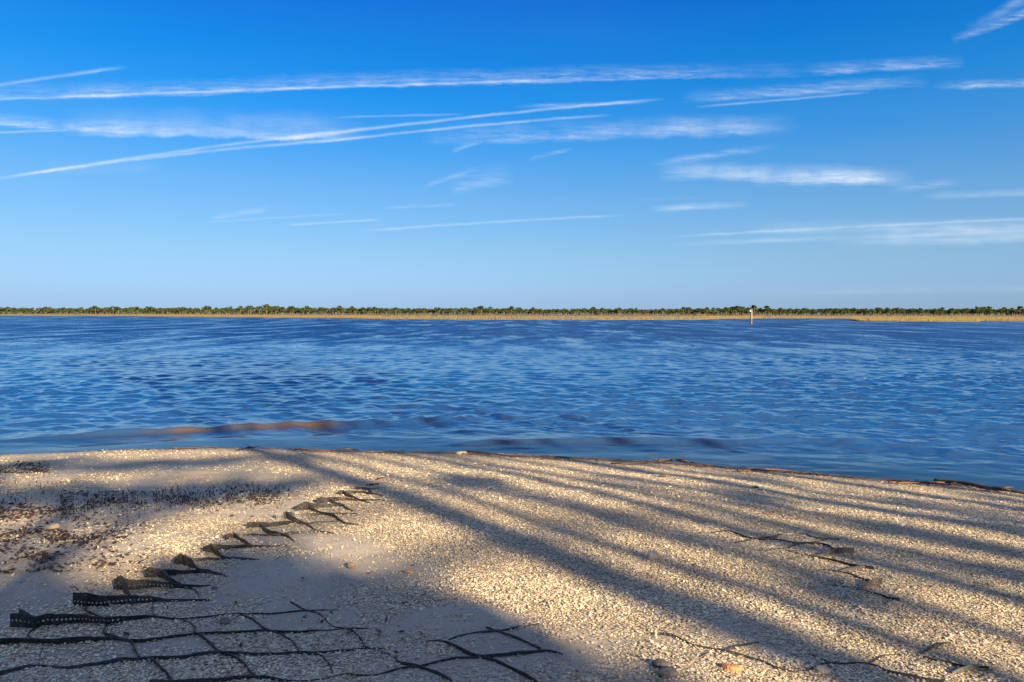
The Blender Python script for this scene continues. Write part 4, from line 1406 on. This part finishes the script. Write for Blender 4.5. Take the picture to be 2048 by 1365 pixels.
def stick(pts, rpx, label, mat, name='stick', cat='stick', group=None, twigs=0, seed=0):
    rs = random.Random(seed)
    g = []
    for (u, v) in pts:
        x, y = px(u, v)
        g.append((x, y, float(ground(x, y))))
    c = catmull(g, 5)
    ox, oy, oz = c[0]
    y = c[0][1]
    r0 = rpx * 0.68 * y / FPX / 2
    n = len(c)
    a = Acc()
    P = [(p[0] - ox, p[1] - oy, p[2] - oz + r0 * 1.0 + 0.012 + 0.008 * math.sin(i * 0.9 + seed)) for i, p in enumerate(c)]
    a.add(*tube(P, [r0 * (1 - 0.6 * i / n) * rs.uniform(0.85, 1.15) for i in range(n)], 7))
    o = link(name, a.mesh(name, True), mat)
    o.location = (ox, oy, oz)
    o['label'], o['category'] = label, cat
    if group:
        o['group'] = group
    for t in range(twigs):
        i = rs.randint(1, n - 2)
        p = Vector(P[i])
        q = p + Vector((rs.uniform(-0.25, 0.25), rs.uniform(-0.15, 0.15), rs.uniform(0.0, 0.05)))
        b = Acc()
        b.add(*tube([p, p.lerp(q, 0.5) + Vector((0, 0, 0.01)), q], [r0 * 0.5, r0 * 0.35, r0 * 0.15], 5))
        link('twig', b.mesh('twig', True), mat, o)
    return o


def build_small():
    lump('stone', 105, 1060, 29, 'smooth tan stone lying among dark wrack on the mud', 'stone', (0.36, 0.26, 0.14), (0.52, 0.42, 0.27), 0.5, 0.7, 1)
    lump('stone', 703, 1137, 16, 'upright dark brown stone on the shade edge below the geocell row', 'stone', (0.12, 0.08, 0.06), (0.24, 0.17, 0.13), 1.2, 0.8, 2)
    lump('stone', 451, 1248, 24, 'dark angular stone inside a cell of the honeycomb mat', 'stone', (0.09, 0.08, 0.075), (0.22, 0.18, 0.15), 0.6, 0.8, 3)
    lump('stone', 430, 1180, 13, 'small dark pebble beside a torn geocell corner', 'stone', (0.07, 0.06, 0.06), (0.16, 0.13, 0.12), 0.7, 0.8, 13)
    lump('stone', 1306, 1119, 24, 'pale grey rock standing alone on the shell bed', 'rock', (0.20, 0.18, 0.16), (0.30, 0.27, 0.24), 1.0, 0.8, 4)
    lump('brick_fragment', 1462, 1340, 46, 'red-brown brick fragment lying in the shells', 'brick', (0.26, 0.10, 0.045), (0.40, 0.20, 0.10), 0.42, 0.55, 5, rotz=-0.25)
    lump('stone', 1322, 1331, 34, 'dark wet-looking rock, the upper of a pair beside the brick fragment', 'rock', (0.03, 0.03, 0.03), (0.09, 0.085, 0.085), 0.45, 0.7, 6)
    lump('stone', 1337, 1350, 46, 'broad flat dark rock, the lower of a pair beside the brick fragment', 'rock', (0.04, 0.04, 0.045), (0.12, 0.11, 0.11), 0.4, 0.7, 7)
    lump('stone', 1648, 1343, 30, 'tan rounded shell lump touching the buried mat edge', 'rock', (0.42, 0.30, 0.18), (0.58, 0.46, 0.32), 0.5, 0.8, 8)
    lump('stone', 922, 909, 26, 'lumpy pale oyster clump at the edge of the water', 'oyster clump', (0.16, 0.14, 0.11), (0.30, 0.27, 0.21), 0.35, 0.7, 9)
    lump('stone', 1804, 1051, 13, 'white shell lying in the shade near the wrack line', 'shell', (0.66, 0.62, 0.56), (0.78, 0.74, 0.68), 0.6, 0.8, 10)
    lump('driftwood_chunk', 1326, 954, 18, 'small black driftwood chunk on the shells below the wrack', 'driftwood', (0.03, 0.025, 0.02), (0.07, 0.055, 0.045), 0.5, 0.5, 11)
    lump('driftwood_chunk', 1512, 976, 16, 'flat black driftwood scrap between two long shadows', 'driftwood', (0.03, 0.025, 0.02), (0.07, 0.055, 0.045), 0.35, 0.5, 12)
    lump('stone', 806, 923, 7, 'tiny dark pebble on the shells near the pale oyster clump', 'stone', (0.05, 0.04, 0.04), (0.1, 0.08, 0.08), 0.8, 0.8, 14)
    leaf(128, 1001, 15, 'curled brown leaf on the sunlit mud above the tan stone', (0.10, 0.06, 0.035), (0.20, 0.12, 0.07), 1)
    leaf(293, 1198, 17, 'red-brown leaf caught on a black geocell strip', (0.26, 0.075, 0.045), (0.40, 0.15, 0.08), 2)
    leaf(817, 1149, 24, 'rust-coloured leaf on the sunlit shell edge', (0.22, 0.10, 0.055), (0.34, 0.18, 0.10), 3)
    leaf(744, 1151, 11, 'small dark red leaf next to the upright brown stone', (0.17, 0.06, 0.045), (0.26, 0.11, 0.08), 4)
    leaf(758, 1269, 14, 'small black leaf on bare sand between mat strips', (0.03, 0.025, 0.025), (0.08, 0.06, 0.055), 5)
    wood = simple_mat('wet_wood', (0.022, 0.015, 0.012), (0.085, 0.05, 0.032), 30.0, 0.6, 0.3)
    red = simple_mat('reddish_wood', (0.07, 0.032, 0.02), (0.17, 0.085, 0.05), 30.0, 0.7, 0.2)
    stick([(1318, 926), (1347, 922), (1391, 930), (1457, 941)], 7, 'forked dark branch at the water edge where the shadows end', wood, 'driftwood_branch', 'branch', twigs=4, seed=1)
    stick([(1476, 945), (1527, 942), (1603, 947), (1640, 954)], 6, 'thin brown stick following the one at the water edge', red, twigs=3, seed=2)
    stick([(1778, 967), (1870, 968), (1921, 970), (2000, 986)], 6, 'long reddish stick leading to the dark driftwood heap', red, twigs=2, seed=3)
    stick([(1870, 965), (1940, 974), (2000, 984), (2060, 992), (2140, 1000)], 13, 'thick dark driftwood limb at the right end of the wrack line', wood, 'driftwood_branch', 'branch', twigs=5, seed=4)
    stick([(1222, 929), (1262, 931), (1345, 922)], 4, 'thin black stick resting against the forked dark branch', wood, seed=5)
    stick([(925, 906), (1008, 914), (1080, 920), (1128, 923)], 6, 'dark stick beside the pale oyster clump at the water edge', wood, twigs=4, seed=6)
    stick([(590, 904), (650, 906), (705, 902), (722, 908)], 5, 'black reed stem at the head of the broad shadow', wood, twigs=1, seed=7)
    stick([(735, 908), (800, 905), (812, 907)], 4, 'short black reed between the broad shadow and the oyster clump', wood, seed=8)
    stick([(340, 901), (415, 899), (440, 898)], 5, 'dark stem on the lit strip at the left water edge', wood, seed=9)
    stick([(472, 905), (500, 899), (512, 899)], 4, 'short bent stem left of the broad shadow at the waterline', wood, twigs=1, seed=10)
    stick([(141, 1178), (158, 1188), (175, 1197)], 3, 'thin twig leaning on a torn geocell corner', wood, seed=11)
    stick([(206, 1206), (225, 1220), (246, 1234)], 3, 'straight pale twig bridging two mat strips', simple_mat('grey_twig', (0.22, 0.20, 0.18), (0.34, 0.31, 0.28), 30.0), seed=12)
    stick([(1526, 1031), (1545, 1030), (1556, 1025), (1577, 1026)], 3, 'thin forked twig on shells above the small torn mat', red, twigs=2, seed=13)
    stick([(1565, 1037), (1600, 1040), (1612, 1038)], 3, 'short twig next to the thin forked twig', red, twigs=1, seed=14)
    stick([(1816, 1237), (1835, 1241), (1852, 1241)], 3, 'small reddish twig on open sunlit shells', red, seed=15)
    stick([(755, 960), (768, 961)], 5, 'short black stub beyond the last geocell corner', wood, seed=16)

    # fine wrack along the tide line, too tangled to count
    rs = np.random.RandomState(77)
    a = Acc()
    for i in range(900):
        x = rs.uniform(-7.2, 7.0)
        den = smooth(-5.5, -3.0, x) * 0.45 + smooth(-0.5, 1.0, x) * 0.35 + smooth(4.6, 5.8, x) * 0.8
        if rs.rand() > den:
            continue
        y = shore(x) - 0.10 - abs(rs.normal(0, 0.07)) - (0.10 * rs.rand() if x > 4.5 else 0) + 0.08 * (float(fbm(np.array(x * 1.5), np.array(0.0), 33, 3)) - 0.5)
        if x > 4.6:
            y -= 0.05 + 0.22 * rs.rand() * (x - 4.6) / 2
        L = rs.uniform(0.05, 0.22)
        an = rs.normal(-0.25 if x > 0 else 0.0, 0.45)
        p0 = (x, y, float(ground(x, y)) + 0.008 + 0.02 * rs.rand())
        x1, y1 = x + math.cos(an) * L, y + math.sin(an) * L
        p1 = (x1, y1, float(ground(x1, y1)) + 0.008 + 0.02 * rs.rand())
        r = rs.uniform(0.002, 0.005)
        a.add(*tube([p0, ((p0[0] + p1[0]) / 2, (p0[1] + p1[1]) / 2 + 0.01, max(p0[2], p1[2]) + 0.008), p1], [r, r, r * 0.5], 4, False))
    link('wrack', a.mesh('wrack'), wood, kind='stuff', label='dark reed bits washed up along the waterline', category='wrack')

    # dead cordgrass stubble: short dark stems standing in the mud
    a = Acc()
    cl = []
    for i in range(1500):
        u = rs.uniform(120, 580)
        if float(vnoise(np.array(u * 0.05), np.array(i % 7 * 0.9), 5)) < 0.42:
            continue
        f = (u - 120) / 460
        mid = 1022 - 34 * f + 6 * math.sin(u * 0.05)
        v = mid + rs.normal(0, 11) - 4
        if v < 972:
            continue
        cl.append((u, v))
    for i in range(90):
        cl.append((rs.uniform(0, 130), rs.uniform(950, 1010)))
    uu = np.array(cl)
    # one vectorised projection for the lot
    y = np.full(len(uu), 7.0)
    for it in range(50):
        x = (uu[:, 0] - 1024) / FPX * y
        y = 0.5 * y + 0.5 * (CAM_H - ground(x, y)) * FPX / (uu[:, 1] - HZ)
    x = (uu[:, 0] - 1024) / FPX * y
    z = ground(x, y)
    for i in range(len(uu)):
        h = rs.uniform(0.010, 0.036) * (1.4 if rs.rand() < 0.15 else 0.8)
        lx, ly = rs.normal(0, 0.35, 2) * h
        r = rs.uniform(0.0022, 0.0042)
        a.add(*tube([(x[i], y[i], z[i] - 0.01), (x[i] + lx * 0.5, y[i] + ly * 0.5, z[i] + h * 0.6), (x[i] + lx, y[i] + ly, z[i] + h)], [r, r, r * 0.6], 4))
    link('grass_stubble', a.mesh('grass_stubble'), simple_mat('dead_stems', (0.015, 0.013, 0.011), (0.07, 0.05, 0.035), 40.0, 0.8, 0.2), kind='stuff',
         label='dark stubble of dead marsh grass in the muddy left of the beach', category='grass')

    # dark rotting wrack strewn over the mud at the far left
    n = 6500
    u = np.concatenate([rs.uniform(-60, 300, n), rs.uniform(120, 560, n // 3), rs.uniform(-60, 100, n // 4), rs.uniform(250, 1000, n // 6)])
    v = np.concatenate([rs.uniform(1010, 1150, n), rs.uniform(985, 1045, n // 3), rs.uniform(925, 950, n // 4), rs.uniform(1130, 1320, n // 6)])
    clump = fbm(u * 0.018, v * 0.075, 66, 3)
    thr = 0.44 + 0.26 * smooth(40, 270, u) * (v > 1012) + 0.22 * smooth(1070, 1140, v) + 0.12 * smooth(300, 560, u)
    keep = (clump + 0.16 * (rs.rand(len(u)) - 0.5) > thr) | (rs.rand(len(u)) < 0.10 * smooth(420, 120, u) + 0.05)
    u, v = u[keep], v[keep]
    y = np.full(len(u), 6.0)
    for it in range(50):
        x = (u - 1024) / FPX * y
        y = 0.5 * y + 0.5 * (CAM_H - ground(x, y)) * FPX / (v - HZ)
    x = (u - 1024) / FPX * y
    z = ground(x, y) + 0.006 + (fbm(x * 9, y * 9, 41, 3) - 0.5) * 0.018
    m = len(x)
    cen = np.column_stack([x, y, z + rs.rand(m) * 0.012])
    an = rs.uniform(0, 6.283, m)
    sz = rs.uniform(0.006, 0.024, m)
    wd = sz * rs.uniform(0.25, 0.6, m)
    A = np.column_stack([np.cos(an), np.sin(an), rs.normal(0, 0.25, m)]) * sz[:, None]
    B = np.column_stack([-np.sin(an), np.cos(an), rs.normal(0, 0.4, m)]) * wd[:, None]
    q = np.stack([cen - A, cen + B, cen + A, cen - B], 1)
    mm = simple_mat('rotting_wrack', (0.014, 0.011, 0.011), (0.065, 0.034, 0.026), 25.0, 0.7, 0.25)
    link('rotting_wrack', quad_mesh('rotting_wrack', q), mm, kind='stuff', label='dark red-brown rotting weed strewn on the mud', category='seaweed')


build_small()
